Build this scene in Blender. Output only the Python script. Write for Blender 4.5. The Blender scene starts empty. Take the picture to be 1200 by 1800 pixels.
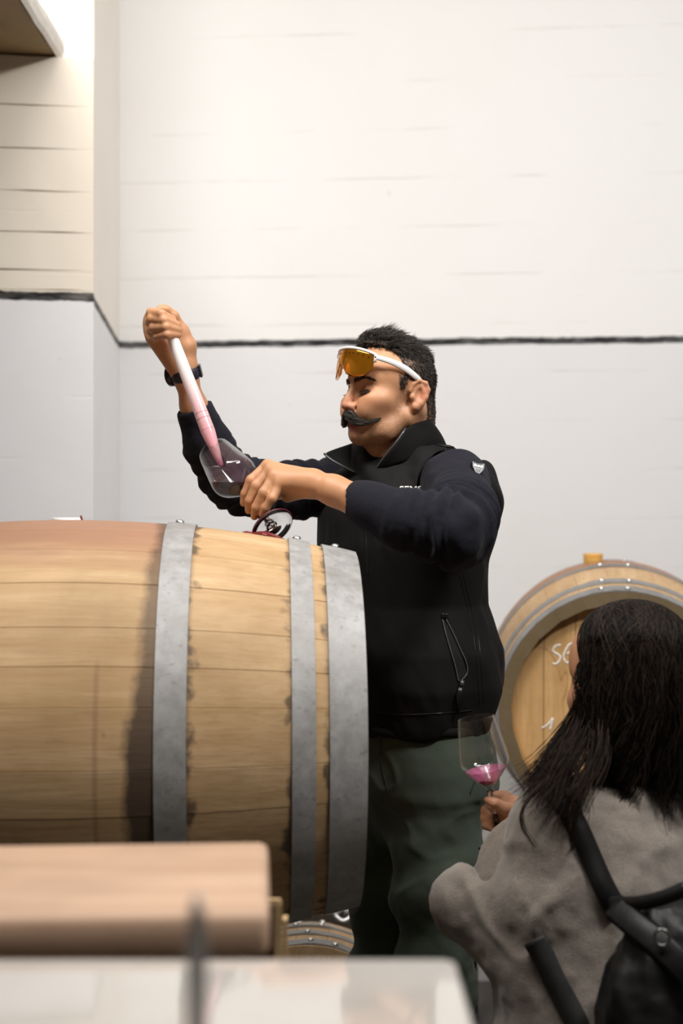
import bpy, bmesh, math, random
import numpy as np
from mathutils import Vector, Matrix, Euler
random.seed(7); RNG = np.random.default_rng(7)
SC = bpy.context.scene
COL = SC.collection
R = math.radians
EYE = 1.5            # height of the lens above the floor
FPX = 2500.0         # 50 mm lens on a 36 mm tall frame, 1800 px tall

def P(px, py, D):
    """world point that lies D metres in front of the lens"""
    return np.array([(px - 600) / FPX * D, D, EYE - (py - 900) / FPX * D])

# ------------------------------------------------------------------ camera
cam = bpy.data.objects.new('camera', bpy.data.cameras.new('camera'))
COL.objects.link(cam)
cam.location = (0, 0, EYE); cam.rotation_euler = (R(90), 0, 0)
cam.data.sensor_fit = 'VERTICAL'; cam.data.sensor_height = 36; cam.data.sensor_width = 24
cam.data.lens = 50; cam.data.clip_start = 0.05
cam.data.dof.use_dof = True; cam.data.dof.focus_distance = 2.55; cam.data.dof.aperture_fstop = 2.7
SC.camera = cam

# ------------------------------------------------------------------ light and exposure
SC.view_settings.view_transform = 'Standard'; SC.view_settings.look = 'None'
SC.view_settings.exposure = -0.17; SC.view_settings.gamma = 1.0; SC.view_settings.use_curve_mapping = False
SC.cycles.use_denoising = True
SC.cycles.caustics_reflective = False; SC.cycles.caustics_refractive = False
SC.cycles.max_bounces = 10; SC.cycles.transmission_bounces = 10; SC.cycles.transparent_max_bounces = 10
SC.cycles.sample_clamp_indirect = 6
W = bpy.data.worlds.new('World'); SC.world = W; W.use_nodes = True
W.node_tree.nodes['Background'].inputs[0].default_value = (1, .97, .93, 1)
W.node_tree.nodes['Background'].inputs[1].default_value = 0.2

def area(name, loc, target, sx, sy, power, col):
    l = bpy.data.lights.new(name, 'AREA'); l.shape = 'RECTANGLE'; l.size = sx; l.size_y = sy
    l.energy = power; l.color = col
    o = bpy.data.objects.new(name, l); COL.objects.link(o); o.location = loc
    d = Vector(target) - Vector(loc); o.rotation_euler = d.to_track_quat('-Z', 'Y').to_euler()
    return o
area('overhead_light', (1.45, 1.05, 3.45), (0.15, 2.6, 1.1), .7, 0.25, 62, (1, .98, .945))
area('overhead_light', (-.75, 1.8, 3.65), (-.35, 2.35, 1.2), 1.4, 0.25, 54, (1, .965, .90))
area('overhead_light', (0.25, 1.45, 3.78), (0.1, 4.4, 0.6), 3.2, 0.5, 63, (1, .985, .97))  # added fill, aimed at the back wall to brighten it evenly

# ------------------------------------------------------------------ object helpers
def tag(o, label=None, cat=None, group=None, kind=None):
    if label: o['label'] = label
    if cat: o['category'] = cat
    if group: o['group'] = group
    if kind: o['kind'] = kind
    return o

def empty(name, loc, label=None, cat=None, group=None, rot=(0, 0, 0)):
    o = bpy.data.objects.new(name, None); COL.objects.link(o)
    o.location = loc; o.rotation_euler = rot; o.empty_display_size = .1
    return tag(o, label, cat, group)

def wloc(o):
    v = Vector((0, 0, 0))
    while o: v = v + o.location; o = o.parent
    return np.array(v)

def mesh(name, v, f, m=None, parent=None, smooth=True, world=False, col=None, mats=None, fm=None):
    """v, f -> one mesh object; world=True: v is in world space and the parents are only translated"""
    me = bpy.data.meshes.new(name)
    v = np.asarray(v, dtype=np.float64).reshape(-1, 3)
    if world and parent is not None: v = v - wloc(parent)
    if isinstance(f, np.ndarray):
        n = f.shape[1]
        me.vertices.add(len(v)); me.vertices.foreach_set('co', v.astype(np.float32).ravel())
        me.loops.add(f.size); me.loops.foreach_set('vertex_index', f.astype(np.int32).ravel())
        me.polygons.add(len(f)); me.polygons.foreach_set('loop_start', np.arange(0, f.size, n, dtype=np.int32))
        me.update(calc_edges=True); me.validate()
    else:
        me.from_pydata([tuple(p) for p in v], [], f); me.update()
    for q in (mats or ([m] if m else [])): me.materials.append(q)
    if fm is not None: me.polygons.foreach_set('material_index', np.asarray(fm, dtype=np.int32))
    if smooth: me.polygons.foreach_set('use_smooth', np.ones(len(me.polygons), dtype=bool))
    if col is not None:
        a = me.color_attributes.new('Col', 'FLOAT_COLOR', 'POINT')
        c = np.ones((len(v), 4), np.float32); c[:, :3] = col
        a.data.foreach_set('color', c.ravel())
    o = bpy.data.objects.new(name, me); COL.objects.link(o); o.parent = parent
    return o

class MB:
    """collects simple solids for ONE mesh"""
    def __init__(s): s.v = []; s.f = []
    def add(s, v, f):
        b = len(s.v); s.v += [tuple(map(float, p)) for p in v]; s.f += [tuple(int(i) + b for i in q) for q in f]; return s
    def box(s, c, size, rot=(0, 0, 0), bev=0.0, taper=None):
        bm = bmesh.new(); bmesh.ops.create_cube(bm, size=1)
        for q in bm.verts: q.co = Vector((q.co.x * size[0], q.co.y * size[1], q.co.z * size[2]))
        if bev > 0: bmesh.ops.bevel(bm, geom=list(bm.edges), offset=bev, segments=2, profile=.5, affect='EDGES')
        M = Matrix.Translation(Vector(c)) @ Euler(rot).to_matrix().to_4x4()
        bm.verts.index_update()
        s.add([M @ q.co for q in bm.verts], [[q.index for q in f.verts] for f in bm.faces]); bm.free(); return s
    def prism(s, poly, z0, z1):
        n = len(poly)
        s.add([(x, y, z0) for x, y in poly] + [(x, y, z1) for x, y in poly],
              [tuple(range(n - 1, -1, -1)), tuple(range(n, 2 * n))] + [(i, (i + 1) % n, n + (i + 1) % n, n + i) for i in range(n)])
        return s
    def tube(s, pts, rad, n=10, cap=True, up=None):
        v, f = tube_vf(pts, rad, n, cap, up); return s.add(v, f)
    def lathe(s, prof, n=32, M=None):
        v, f = lathe_vf(prof, n)
        if M is not None: v = [M @ Vector(p) for p in v]
        return s.add(v, f)
    def ball(s, c, r, n=8, M=None):
        prof = [(r * math.sin(t), -r * math.cos(t)) for t in np.linspace(0, math.pi, n)]
        prof[0] = (0, -r); prof[-1] = (0, r)
        v, f = lathe_vf(prof, 2 * n); return s.add([Vector(p) + Vector(c) for p in v], f)
    def obj(s, name, m, parent=None, smooth=True, world=False, auto=None):
        o = mesh(name, s.v, s.f, m, parent, smooth, world)
        if auto: sharp(o, auto)
        return o

def sharp(o, ang=35):
    o.data.set_sharp_from_angle(angle=R(ang))

def frames(pts, up=None):
    pts = np.asarray(pts, float); T = np.gradient(pts, axis=0); T /= np.linalg.norm(T, axis=1)[:, None] + 1e-12
    u = np.array(up if up is not None else ((0, 0, 1) if abs(T[0][2]) < .9 else (1, 0, 0)), float)
    out = []
    for t in T:
        u = u - t * np.dot(u, t); u /= np.linalg.norm(u) + 1e-12
        out.append((t, u, np.cross(t, u)))
    return out

def tube_vf(pts, rad, n=10, cap=True, up=None):
    """rad: number, list, or list of (ra, rb) along (up, side)"""
    pts = np.asarray(pts, float); K = len(pts); fr = frames(pts, up)
    v = []; f = []
    for i in range(K):
        r = rad if np.isscalar(rad) else rad[i]
        ra, rb = (r, r) if np.isscalar(r) else r
        for j in range(n):
            a = 2 * math.pi * j / n
            v.append(pts[i] + fr[i][1] * ra * math.cos(a) + fr[i][2] * rb * math.sin(a))
    for i in range(K - 1):
        for j in range(n):
            f.append((i * n + j, i * n + (j + 1) % n, (i + 1) * n + (j + 1) % n, (i + 1) * n + j))
    if cap: f.append(tuple(range(n - 1, -1, -1))); f.append(tuple((K - 1) * n + j for j in range(n)))
    return v, f

def lathe_vf(prof, n=32):
    v = []; f = []; ring = []
    for (r, z) in prof:
        if abs(r) < 1e-7: ring.append([len(v)]); v.append((0, 0, z))
        else:
            ring.append(list(range(len(v), len(v) + n)))
            v += [(r * math.cos(2 * math.pi * j / n), r * math.sin(2 * math.pi * j / n), z) for j in range(n)]
    for a, b in zip(ring[:-1], ring[1:]):
        for j in range(n):
            k = (j + 1) % n
            if len(a) == 1 and len(b) == 1: continue
            if len(a) == 1: f.append((a[0], b[k], b[j]))
            elif len(b) == 1: f.append((a[j], a[k], b[0]))
            else: f.append((a[j], a[k], b[k], b[j]))
    return v, f

def smooth_path(pts, n=24):
    """Catmull-Rom through pts"""
    p = np.asarray(pts, float); p = np.vstack([2 * p[0] - p[1], p, 2 * p[-1] - p[-2]])
    out = []
    segs = len(p) - 3
    for t in np.linspace(0, segs - 1e-9, n):
        i = int(t); u = t - i; a, b, c, d = p[i:i + 4]
        out.append(.5 * (2 * b + (c - a) * u + (2 * a - 5 * b + 4 * c - d) * u * u + (3 * b - a - 3 * c + d) * u ** 3))
    return np.array(out)

def strands_vf(PTS, r, sides=3):
    """PTS (N,K,3), r (K,) or (N,K): all the strands as one mesh of thin tapering tubes"""
    N, K, _ = PTS.shape
    T = np.gradient(PTS, axis=1); T /= np.linalg.norm(T, axis=2)[..., None] + 1e-12
    ref = np.where(np.abs(T[..., 2:3]) < .9, np.array([0, 0, 1.]), np.array([1., 0, 0]))
    U = np.cross(T, ref); U /= np.linalg.norm(U, axis=2)[..., None] + 1e-12
    V = np.cross(T, U); r = np.broadcast_to(r, (N, K))[..., None]
    rings = [PTS + r * (U * math.cos(2 * math.pi * j / sides) + V * math.sin(2 * math.pi * j / sides)) for j in range(sides)]
    v = np.stack(rings, axis=2).reshape(-1, 3)
    idx = np.arange(N * K * sides).reshape(N, K, sides)
    q = [np.stack([idx[:, :-1, j], idx[:, :-1, (j + 1) % sides], idx[:, 1:, (j + 1) % sides], idx[:, 1:, j]], -1).reshape(-1, 4) for j in range(sides)]
    return v, np.concatenate(q)

def strand_cols(N, per, lo, hi, pw=2.5):
    t = (RNG.random(N) ** pw)[:, None]; c = np.array(lo) * (1 - t) + np.array(hi) * t
    return np.repeat(c, per, axis=0)
# ------------------------------------------------------------------ noise
_LAT = RNG.random((64, 64, 64)).astype(np.float32) * 2 - 1
def vnoise(p, s=1.0):
    p = np.asarray(p) * s + 1000.0
    i = np.floor(p).astype(np.int64); u = p - i; u = u * u * (3 - 2 * u); i &= 63; j = (i + 1) & 63
    x0, y0, z0 = i[..., 0], i[..., 1], i[..., 2]; x1, y1, z1 = j[..., 0], j[..., 1], j[..., 2]
    ux, uy, uz = u[..., 0], u[..., 1], u[..., 2]
    L = _LAT
    a = (L[x0, y0, z0] * (1 - ux) + L[x1, y0, z0] * ux) * (1 - uy) + (L[x0, y1, z0] * (1 - ux) + L[x1, y1, z0] * ux) * uy
    b = (L[x0, y0, z1] * (1 - ux) + L[x1, y0, z1] * ux) * (1 - uy) + (L[x0, y1, z1] * (1 - ux) + L[x1, y1, z1] * ux) * uy
    return a * (1 - uz) + b * uz
def fbm(p, s=1.0, o=3):
    return sum(vnoise(p, s * 2 ** k) / 2 ** k for k in range(o))

# ------------------------------------------------------------------ implicit surfaces -> one continuous skin
def smin(a, b, k):
    if k <= 0: return np.minimum(a, b)
    h = np.maximum(k - np.abs(a - b), 0) / k
    return np.minimum(a, b) - h * h * k * .25
def sstep(x, a, b):
    t = np.clip((x - a) / (b - a), 0, 1); return t * t * (3 - 2 * t)

def axis(lo, hi, fine=(), hf=.0025, hc=.012):
    out = [lo]; x = lo
    while x < hi:
        x += hf if any(a - hc <= x <= b for a, b in fine) else hc
        out.append(x)
    return np.array(out, np.float32)

class Field:
    def __init__(s, X, Y, Z):
        s.a = (X, Y, Z); s.V = np.full((len(X), len(Y), len(Z)), .2, np.float32)
    def win(s, lo, hi):
        sl = []
        for k in range(3):
            i = max(np.searchsorted(s.a[k], lo[k]) - 1, 0); j = min(np.searchsorted(s.a[k], hi[k]) + 1, len(s.a[k]))
            sl.append(slice(i, max(j, i + 1)))
        g = np.meshgrid(*[s.a[k][sl[k]] for k in range(3)], indexing='ij')
        return tuple(sl), np.stack(g, -1)
    def op(s, fn, lo, hi, k=.01, cut=False, pad=.03):
        lo = np.asarray(lo) - pad - k; hi = np.asarray(hi) + pad + k
        sl, Q = s.win(lo, hi)
        if Q.size == 0: return s
        d = fn(Q).astype(np.float32)
        s.V[sl] = -smin(-s.V[sl], d, k) if cut else smin(s.V[sl], d, k)
        return s
    def cone(s, a, b, ra, rb, k=.01, cut=False):
        a = np.asarray(a, float); b = np.asarray(b, float); ab = b - a; L2 = ab @ ab + 1e-12; m = max(ra, rb)
        def fn(Q):
            t = np.clip(((Q - a) @ ab) / L2, 0, 1)
            return np.linalg.norm(Q - a - t[..., None] * ab, axis=-1) - (ra + (rb - ra) * t)
        return s.op(fn, np.minimum(a, b) - m, np.maximum(a, b) + m, k, cut)
    def chain(s, pts, rs, k=.01, cut=False):
        for i in range(len(pts) - 1): s.cone(pts[i], pts[i + 1], rs[i], rs[i + 1], k, cut)
        return s
    def ell(s, c, r, k=.01, cut=False, rot=None):
        """ellipsoid; rot: 3x3, rows = local axes in world space"""
        c = np.asarray(c, float); r = np.asarray(r, float); A = np.eye(3) if rot is None else np.asarray(rot)
        m = r.max() if rot is not None else r
        def fn(Q):
            q = (Q - c) @ A.T
            k0 = np.linalg.norm(q / r, axis=-1); k1 = np.linalg.norm(q / (r * r), axis=-1) + 1e-9
            return k0 * (k0 - 1) / k1
        return s.op(fn, c - m, c + m, k, cut)
    def loft(s, C, A, B, u, v, k=.01, ex=2.0, cut=False):
        """stack of superellipse sections: centres C (rising z), half widths A along u and B along v"""
        C = np.asarray(C, float); A = np.asarray(A, float); B = np.asarray(B, float)
        u = np.asarray(u, float); v = np.asarray(v, float); zs = C[:, 2]
        m = max(A.max(), B.max())
        def fn(Q):
            z = Q[..., 2]; zc = np.clip(z, zs[0], zs[-1])
            cx = np.interp(zc, zs, C[:, 0]); cy = np.interp(zc, zs, C[:, 1]); a = np.interp(zc, zs, A); b = np.interp(zc, zs, B)
            dx = Q[..., 0] - cx; dy = Q[..., 1] - cy
            p = np.abs(dx * u[0] + dy * u[1]) / a; q = np.abs(dx * v[0] + dy * v[1]) / b
            d = ((p ** ex + q ** ex) ** (1 / ex) - 1) * np.minimum(a, b)
            return np.maximum(d, np.maximum(zs[0] - z, z - zs[-1]))
        lo = C.min(0) - [m, m, 0]; hi = C.max(0) + [m, m, 0]
        return s.op(fn, lo, hi, k, cut)
    def mesh(s):
        V = s.V; X, Y, Z = s.a; ins = V < 0
        nx, ny, nz = V.shape
        cnt = np.zeros((nx - 1, ny - 1, nz - 1), np.uint8)
        for dx in (0, 1):
            for dy in (0, 1):
                for dz in (0, 1): cnt += ins[dx:nx - 1 + dx, dy:ny - 1 + dy, dz:nz - 1 + dz]
        act = np.argwhere((cnt > 0) & (cnt < 8)); del cnt
        I = np.full((nx - 1, ny - 1, nz - 1), -1, np.int32); I[act[:, 0], act[:, 1], act[:, 2]] = np.arange(len(act))
        acc = np.zeros((len(act), 3)); n = np.zeros(len(act)); crd = (X, Y, Z)
        cor = [(a, b, c) for a in (0, 1) for b in (0, 1) for c in (0, 1)]
        for c0 in cor:
            for ax in range(3):
                if c0[ax]: continue
                c1 = list(c0); c1[ax] = 1
                i0 = act + np.array(c0); i1 = act + np.array(c1)
                v0 = V[i0[:, 0], i0[:, 1], i0[:, 2]]; v1 = V[i1[:, 0], i1[:, 1], i1[:, 2]]
                m = (v0 < 0) != (v1 < 0); t = np.where(m, v0 / np.where(m, v0 - v1, 1), 0)
                p = np.stack([crd[k][i0[:, k]] + (t * (crd[k][i1[:, k]] - crd[k][i0[:, k]]) if k == ax else 0) for k in range(3)], -1)
                acc[m] += p[m]; n[m] += 1
        vv = acc / n[:, None]; F = []
        for ax in range(3):
            sl0 = [slice(1, -1)] * 3; sl1 = [slice(1, -1)] * 3
            sl0[ax] = slice(0, -1); sl1[ax] = slice(1, None)
            a = ins[tuple(sl0)]; b = ins[tuple(sl1)]
            e = np.argwhere(a != b); fl = a[e[:, 0], e[:, 1], e[:, 2]]
            off = [1, 1, 1]; off[ax] = 0; e = e + np.array(off)
            o1, o2 = [(1, 2), (2, 0), (0, 1)][ax]
            def cell(d1, d2):
                q = e.copy(); q[:, o1] -= d1; q[:, o2] -= d2; return I[q[:, 0], q[:, 1], q[:, 2]]
            q = np.stack([cell(1, 1), cell(0, 1), cell(0, 0), cell(1, 0)], -1)
            q[~fl] = q[~fl][:, ::-1]; F.append(q)
        F = np.concatenate(F); F = F[(F >= 0).all(1)]
        return vv, F

def vnormals(v, f):
    n = np.zeros_like(v); a = np.cross(v[f[:, 2]] - v[f[:, 0]], v[f[:, 3]] - v[f[:, 1]])
    for k in range(4): np.add.at(n, f[:, k], a)
    return n / (np.linalg.norm(n, axis=1)[:, None] + 1e-12)
def relax(v, f, it=2, w=.5):
    for _ in range(it):
        s = np.zeros_like(v); c = np.zeros(len(v))
        for k in range(4):
            for j in (1, 3):
                np.add.at(s, f[:, k], v[f[:, (k + j) % 4]]); np.add.at(c, f[:, k], 1)
        v = v * (1 - w) + w * s / np.maximum(c, 1)[:, None]
    return v

# ------------------------------------------------------------------ materials
class NT:
    def __init__(s, name):
        s.m = bpy.data.materials.new(name); s.m.use_nodes = True; s.t = s.m.node_tree
        s.b = s.t.nodes['Principled BSDF']; s.out = s.t.nodes['Material Output']
    def n(s, typ, **kw):
        q = s.t.nodes.new(typ)
        for k, v in kw.items(): setattr(q, k, v)
        return q
    def link(s, a, b): s.t.links.new(a, b)
    def put(s, sock, val):
        if isinstance(val, bpy.types.NodeSocket): s.link(val, sock)
        elif isinstance(val, (tuple, list)) and len(val) == 3 and sock.type == 'RGBA': sock.default_value = (*val, 1)
        else: sock.default_value = val
    def set(s, **kw):
        al = dict(base='Base Color', rough='Roughness', metal='Metallic', spec='Specular IOR Level', trans='Transmission Weight', ior='IOR',
                  sss='Subsurface Weight', coat='Coat Weight', sheen='Sheen Weight', normal='Normal', alpha='Alpha', aniso='Anisotropic',
                  sscale='Subsurface Scale', srad='Subsurface Radius', sheenr='Sheen Roughness', coatr='Coat Roughness')
        for k, v in kw.items(): s.put(s.b.inputs[al[k]], v)
        return s
    def coord(s, kind='Object', obj=None, scale=(1, 1, 1), loc=(0, 0, 0), rot=(0, 0, 0)):
        t = s.n('ShaderNodeTexCoord'); t.object = obj
        mp = s.n('ShaderNodeMapping'); mp.inputs['Scale'].default_value = scale; mp.inputs['Location'].default_value = loc
        mp.inputs['Rotation'].default_value = rot
        s.link(t.outputs[kind], mp.inputs[0]); return mp.outputs[0]
    def noise(s, co, scale=5, detail=4, rough=.55, dist=0):
        q = s.n('ShaderNodeTexNoise'); s.link(co, q.inputs['Vector'])
        q.inputs['Scale'].default_value = scale; q.inputs['Detail'].default_value = detail
        q.inputs['Roughness'].default_value = rough; q.inputs['Distortion'].default_value = dist
        return q.outputs['Fac']
    def ramp(s, fac, stops):
        q = s.n('ShaderNodeValToRGB'); s.link(fac, q.inputs[0]); cr = q.color_ramp
        while len(cr.elements) < len(stops): cr.elements.new(.5)
        for e, (p, c) in zip(cr.elements, stops):
            e.position = p; e.color = (*c, 1) if isinstance(c, (tuple, list)) else (c, c, c, 1)
        return q.outputs[0]
    def mix(s, fac, a, b, mode='MIX'):
        q = s.n('ShaderNodeMix', data_type='RGBA', blend_type=mode)
        s.put(q.inputs[0], fac); s.put(q.inputs[6], a); s.put(q.inputs[7], b); return q.outputs[2]
    def math(s, op, a, b=0.0, clamp=False):
        q = s.n('ShaderNodeMath', operation=op); q.use_clamp = clamp; s.put(q.inputs[0], a); s.put(q.inputs[1], b); return q.outputs[0]
    def step(s, x, lo, hi):
        q = s.n('ShaderNodeMapRange', interpolation_type='SMOOTHSTEP'); s.put(q.inputs[0], x)
        q.inputs[1].default_value = lo; q.inputs[2].default_value = hi; return q.outputs[0]
    def xyz(s, co):
        q = s.n('ShaderNodeSeparateXYZ'); s.link(co, q.inputs[0]); return q.outputs
    def bump(s, h, strength=.3, dist=.002):
        q = s.n('ShaderNodeBump'); q.inputs['Strength'].default_value = strength; q.inputs['Distance'].default_value = dist
        s.link(h, q.inputs['Height']); return q.outputs[0]
    def random(s): return s.n('ShaderNodeObjectInfo').outputs['Random']
    def attr(s, name='Col'): return s.n('ShaderNodeAttribute', attribute_name=name).outputs['Color']

def srgb(r, g, b):
    return tuple((c / 255 / 12.92) if c <= 10 else ((c / 255 + .055) / 1.055) ** 2.4 for c in (r, g, b))
def simple(name, col, rough=.5, metal=0, nscale=0, namp=.12, bscale=0, bstr=.2, bdist=.001, **kw):
    m = NT(name); co = m.coord()
    base = col
    if nscale:
        f = m.noise(co, nscale, 5)
        base = m.mix(m.ramp(f, [(.3, 0.0), (.7, 1.0)]), tuple(c * (1 - namp) for c in col), tuple(min(1, c * (1 + namp)) for c in col))
    m.set(base=base, rough=rough, metal=metal, **kw)
    if bscale: m.set(normal=m.bump(m.noise(co, bscale, 4), bstr, bdist))
    return m.m
# ------------------------------------------------------------------ the setting
LINE_Z = 2.046
def paint(name, upper, lower, boards=.2, grime=0.0):
    """two-tone limewash with the brushed black dividing line at LINE_Z"""
    m = NT(name); co = m.coord('Object'); z = m.xyz(co)[2]
    wob = m.math('MULTIPLY', m.math('SUBTRACT', m.noise(m.coord('Object', scale=(1, 1, .3)), 9, 4), .5), .012)
    zz = m.math('ADD', z, wob)
    c = m.mix(m.step(zz, LINE_Z - .002, LINE_Z + .002), lower, upper)
    n = m.noise(co, 2.2, 6, .6)
    c = m.mix(m.math('MULTIPLY', m.ramp(n, [(.45, 0.0), (.75, 1.0)]), .05 + grime), c, (.62, .56, .48))
    sp = m.ramp(m.noise(co, 24, 3), [(.74, 0.0), (.80, 1.0)])
    c = m.mix(m.math('MULTIPLY', sp, .28), c, (.42, .37, .30))
    # lime runs between formwork boards, slightly grey
    zb = m.math('ADD', m.math('MULTIPLY', z, 6.4), m.math('MULTIPLY', m.noise(co, 6, 3), .06))
    fr = m.math('ABSOLUTE', m.math('SUBTRACT', m.math('FRACT', zb), .5))
    jl = m.math('MULTIPLY', m.step(fr, .028, .0), m.ramp(m.noise(co, 3.1, 4), [(.48, 0.0), (.62, 1.0)]))
    c = m.mix(m.math('MULTIPLY', jl, boards), c, (.45, .42, .38))
    d = m.math('ABSOLUTE', m.math('SUBTRACT', zz, LINE_Z))
    ragged = m.math('MULTIPLY', m.noise(m.coord('Object', scale=(1, 1, 1)), 40, 3), .006)
    bl = m.step(m.math('ADD', d, ragged), .0155, .0125)
    worn = m.ramp(m.noise(m.coord('Object', scale=(1, 1, 4)), 16, 5), [(.36, .84), (.55, 1.0)])
    c = m.mix(m.math('MULTIPLY', bl, worn), c, (.012, .011, .0115))
    h = m.math('ADD', m.math('MULTIPLY', m.noise(co, 14, 6), .6), m.math('MULTIPLY', jl, -.5))
    m.set(base=c, rough=.62, spec=.3, normal=m.bump(h, .35, .006)); return m.m
M_wall = paint('whitewashed_wall_paint', srgb(244, 243, 243), srgb(234, 234, 236), .30)
M_pier = paint('cream_pillar_paint', srgb(236, 226, 211), srgb(236, 235, 238), 0.0, .10)
M_side = paint('lit_pillar_side_paint', srgb(252, 246, 237), srgb(246, 246, 247), 0.0, .05)  # lighter than the front paint: the side's brighter light is put into its colour
M_floor = simple('grey_concrete_floor', (.14, .13, .12), .6, 0, 3, .25, 30, .15)
M_ceil = simple('white_ceiling_paint', (.55, .53, .50), .8, 0, 2, .06)
M_plaster = simple('cellar_plaster', (.30, .285, .26), .8, 0, 2, .08)

def block(name, poly, z0, z1, m, kind='structure', parent=None):
    o = MB().prism(poly, z0, z1).obj(name, m, parent, smooth=False)
    if kind: o['kind'] = kind
    return o
def strip_poly(a, b, t):
    a = np.array(a, float); b = np.array(b, float); d = (b - a) / np.linalg.norm(b - a); n = np.array([-d[1], d[0]]) * t
    return [tuple(a), tuple(b), tuple(b + n), tuple(a + n)]
CEIL = 3.9
block('floor', [(-3.4, -3), (3.4, -3), (3.4, 4.9), (-3.4, 4.9)], -.1, 0, M_floor)
block('ceiling', [(-3.4, -3), (3.4, -3), (3.4, 4.9), (-3.4, 4.9)], CEIL, CEIL + .1, M_ceil)
wa = np.array([-3.3, 4.868]); wb = np.array([3.3, 4.31])
block('wall_back', strip_poly(wa, wb, .12), 0, CEIL, M_wall)
block('wall_left', [(-3.4, -3), (-3.3, -3), (-3.3, 4.9), (-3.4, 4.9)], 0, CEIL, M_plaster)
block('wall_right', [(3.3, -3), (3.4, -3), (3.4, 4.9), (3.3, 4.9)], 0, CEIL, M_plaster)
block('wall_front', [(-3.3, -3), (3.3, -3), (3.3, -2.9), (-3.3, -2.9)], 0, CEIL, M_plaster)

# the pillar: core, splayed side coloured lighter as lit, board-marked courses of cream concrete
pc = np.array([-.632, 3.633]); pd = np.array([.9925, .122]); pn = np.array([.122, -.9925])   # front face runs along pd, faces pn
PTOP = EYE + 795 / FPX * 3.63
def pf(s, out=0.0): return tuple(pc - pd * s + pn * out)
core = block('pillar', [pf(1.6), pf(.004, 0), (-.727, 4.66), (-2.2, 4.75)], 0, PTOP, M_side)
up = block('pillar_upper', [(-2.2, 3.72), (-.665, 3.82), (-.727, 4.66), (-2.2, 4.75)], PTOP, CEIL, M_side)
low = MB().prism([pf(1.6, .018), pf(.0, .018), pf(.0, -.004), pf(1.6, -.004)], 0, LINE_Z + .016).obj('lower_face', M_pier, core, False)
edges_py = [522, 478, 412, 340, 266, 191, 105]
zs = [LINE_Z + .016] + [EYE + (900 - y) / FPX * 3.63 for y in edges_py[1:]]
for z0, z1 in zip(zs[:-1], zs[1:]):
    # each course: a slab with ragged arrises, its joint recessed
    n = 22; v = []; f = []
    g = .0016
    for i in range(n + 1):
        s = .012 + 1.58 * i / n if i else 0.0
        fade = min(1, s / .06)
        for (z, dz) in ((z0, g), (z1, -g)):
            w = .0013 * fade * RNG.standard_normal(); inn = .008 * fade
            o_ = .018 + .0006 * RNG.standard_normal() * fade
            x, y = pf(s, o_); xi, yi = pf(s, -.004)
            v += [(x, y, z + dz * fade + w * (1 if dz > 0 else -1) * .6), (xi, yi, z)]
    for i in range(n):
        a, b = 4 * i, 4 * (i + 1)
        f += [(a, a + 2, b + 2, b), (a + 1, a, b, b + 1), (a + 2, a + 3, b + 3, b + 2), (a + 3, a + 1, b + 1, b + 3)]
    f += [(0, 1, 3, 2), (4 * n, 4 * n + 2, 4 * n + 3, 4 * n + 1)]
    mesh('concrete_course', v, f, M_pier, core, smooth=False)
# thin slab that bears on the pillar and runs towards the viewer, with its pale plastered edge
M_soffit = simple('brown_board_soffit', (.34, .235, .115), .7, 0, 6, .18, 60, .3)
M_edge = simple('white_plaster_edge', (.80, .76, .70), .7, 0, 30, .10, 60, .5)
slab = MB().box((-1.53, 2.30, PTOP + .026), (1.6, 2.70, .044)).obj('ceiling_slab', M_soffit, None, False); slab['kind'] = 'structure'
e = MB(); 
ys = np.linspace(.95, 3.65, 40); pts = [(-.722 + .0008 * RNG.standard_normal(), y, PTOP + .030 + .0008 * RNG.standard_normal()) for y in ys]
e.tube(pts, [(.030 + .001 * RNG.random(), .012) for _ in ys], 8, up=(0, 0, 1)); e.obj('slab_edge', M_edge, slab, False, world=True)
gp = MB().tube([(x, 3.64 + .122 * (x + .7), PTOP + .0035 + .004 * math.sin(x * 40)) for x in np.linspace(-1.6, -.72, 30)], .006, 6)  # dark strip drawn in for the shadow gap under the slab
gp.obj('shadow_gap_strip', simple('shadow_gap_brown', (.10, .075, .05), .9, 0, 30, .3), slab, False, world=True)

# ------------------------------------------------------------------ barrels
def wood_mat(name, root, stains=(), tint=(1, 1, 1), axis_=0, dark=1.0):
    m = NT(name); co = m.coord('Object', root); X = m.xyz(co)
    sc = [28, 28, 28]; sc[axis_] = 1.6
    g = m.noise(m.coord('Object', root, scale=tuple(sc)), 1.6, 7, .62, .4)
    g2 = m.noise(m.coord('Object', root, scale=tuple(3 * q for q in sc)), 2.3, 4, .6)
    big = m.noise(co, 4.5, 5, .6)
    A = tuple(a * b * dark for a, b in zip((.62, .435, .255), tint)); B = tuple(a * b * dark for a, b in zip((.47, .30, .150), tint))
    c = m.mix(m.ramp(g, [(.30, 0.0), (.72, 1.0)]), B, A)
    c = m.mix(m.math('MULTIPLY', m.ramp(g2, [(.52, 0.0), (.70, 1.0)]), .30), c, (.30, .155, .06))
    rnd = m.random()
    c = m.mix(m.math('MULTIPLY', rnd, .55), c, m.mix(.5, c, (.36, .20, .075)))
    c = m.mix(m.math('MULTIPLY', m.ramp(big, [(.42, 0.0), (.70, 1.0)]), .55), c, (.27, .165, .065))
    spot = m.ramp(m.noise(co, 17, 2), [(.735, 0.0), (.775, 1.0)])
    c = m.mix(m.math('MULTIPLY', spot, .6), c, (.07, .045, .03))
    for s in stains: c = s(m, co, X, c)
    m.set(base=c, rough=.58, spec=.3, normal=m.bump(m.math('ADD', g, g2), .22, .0018)); return m.m
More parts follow.
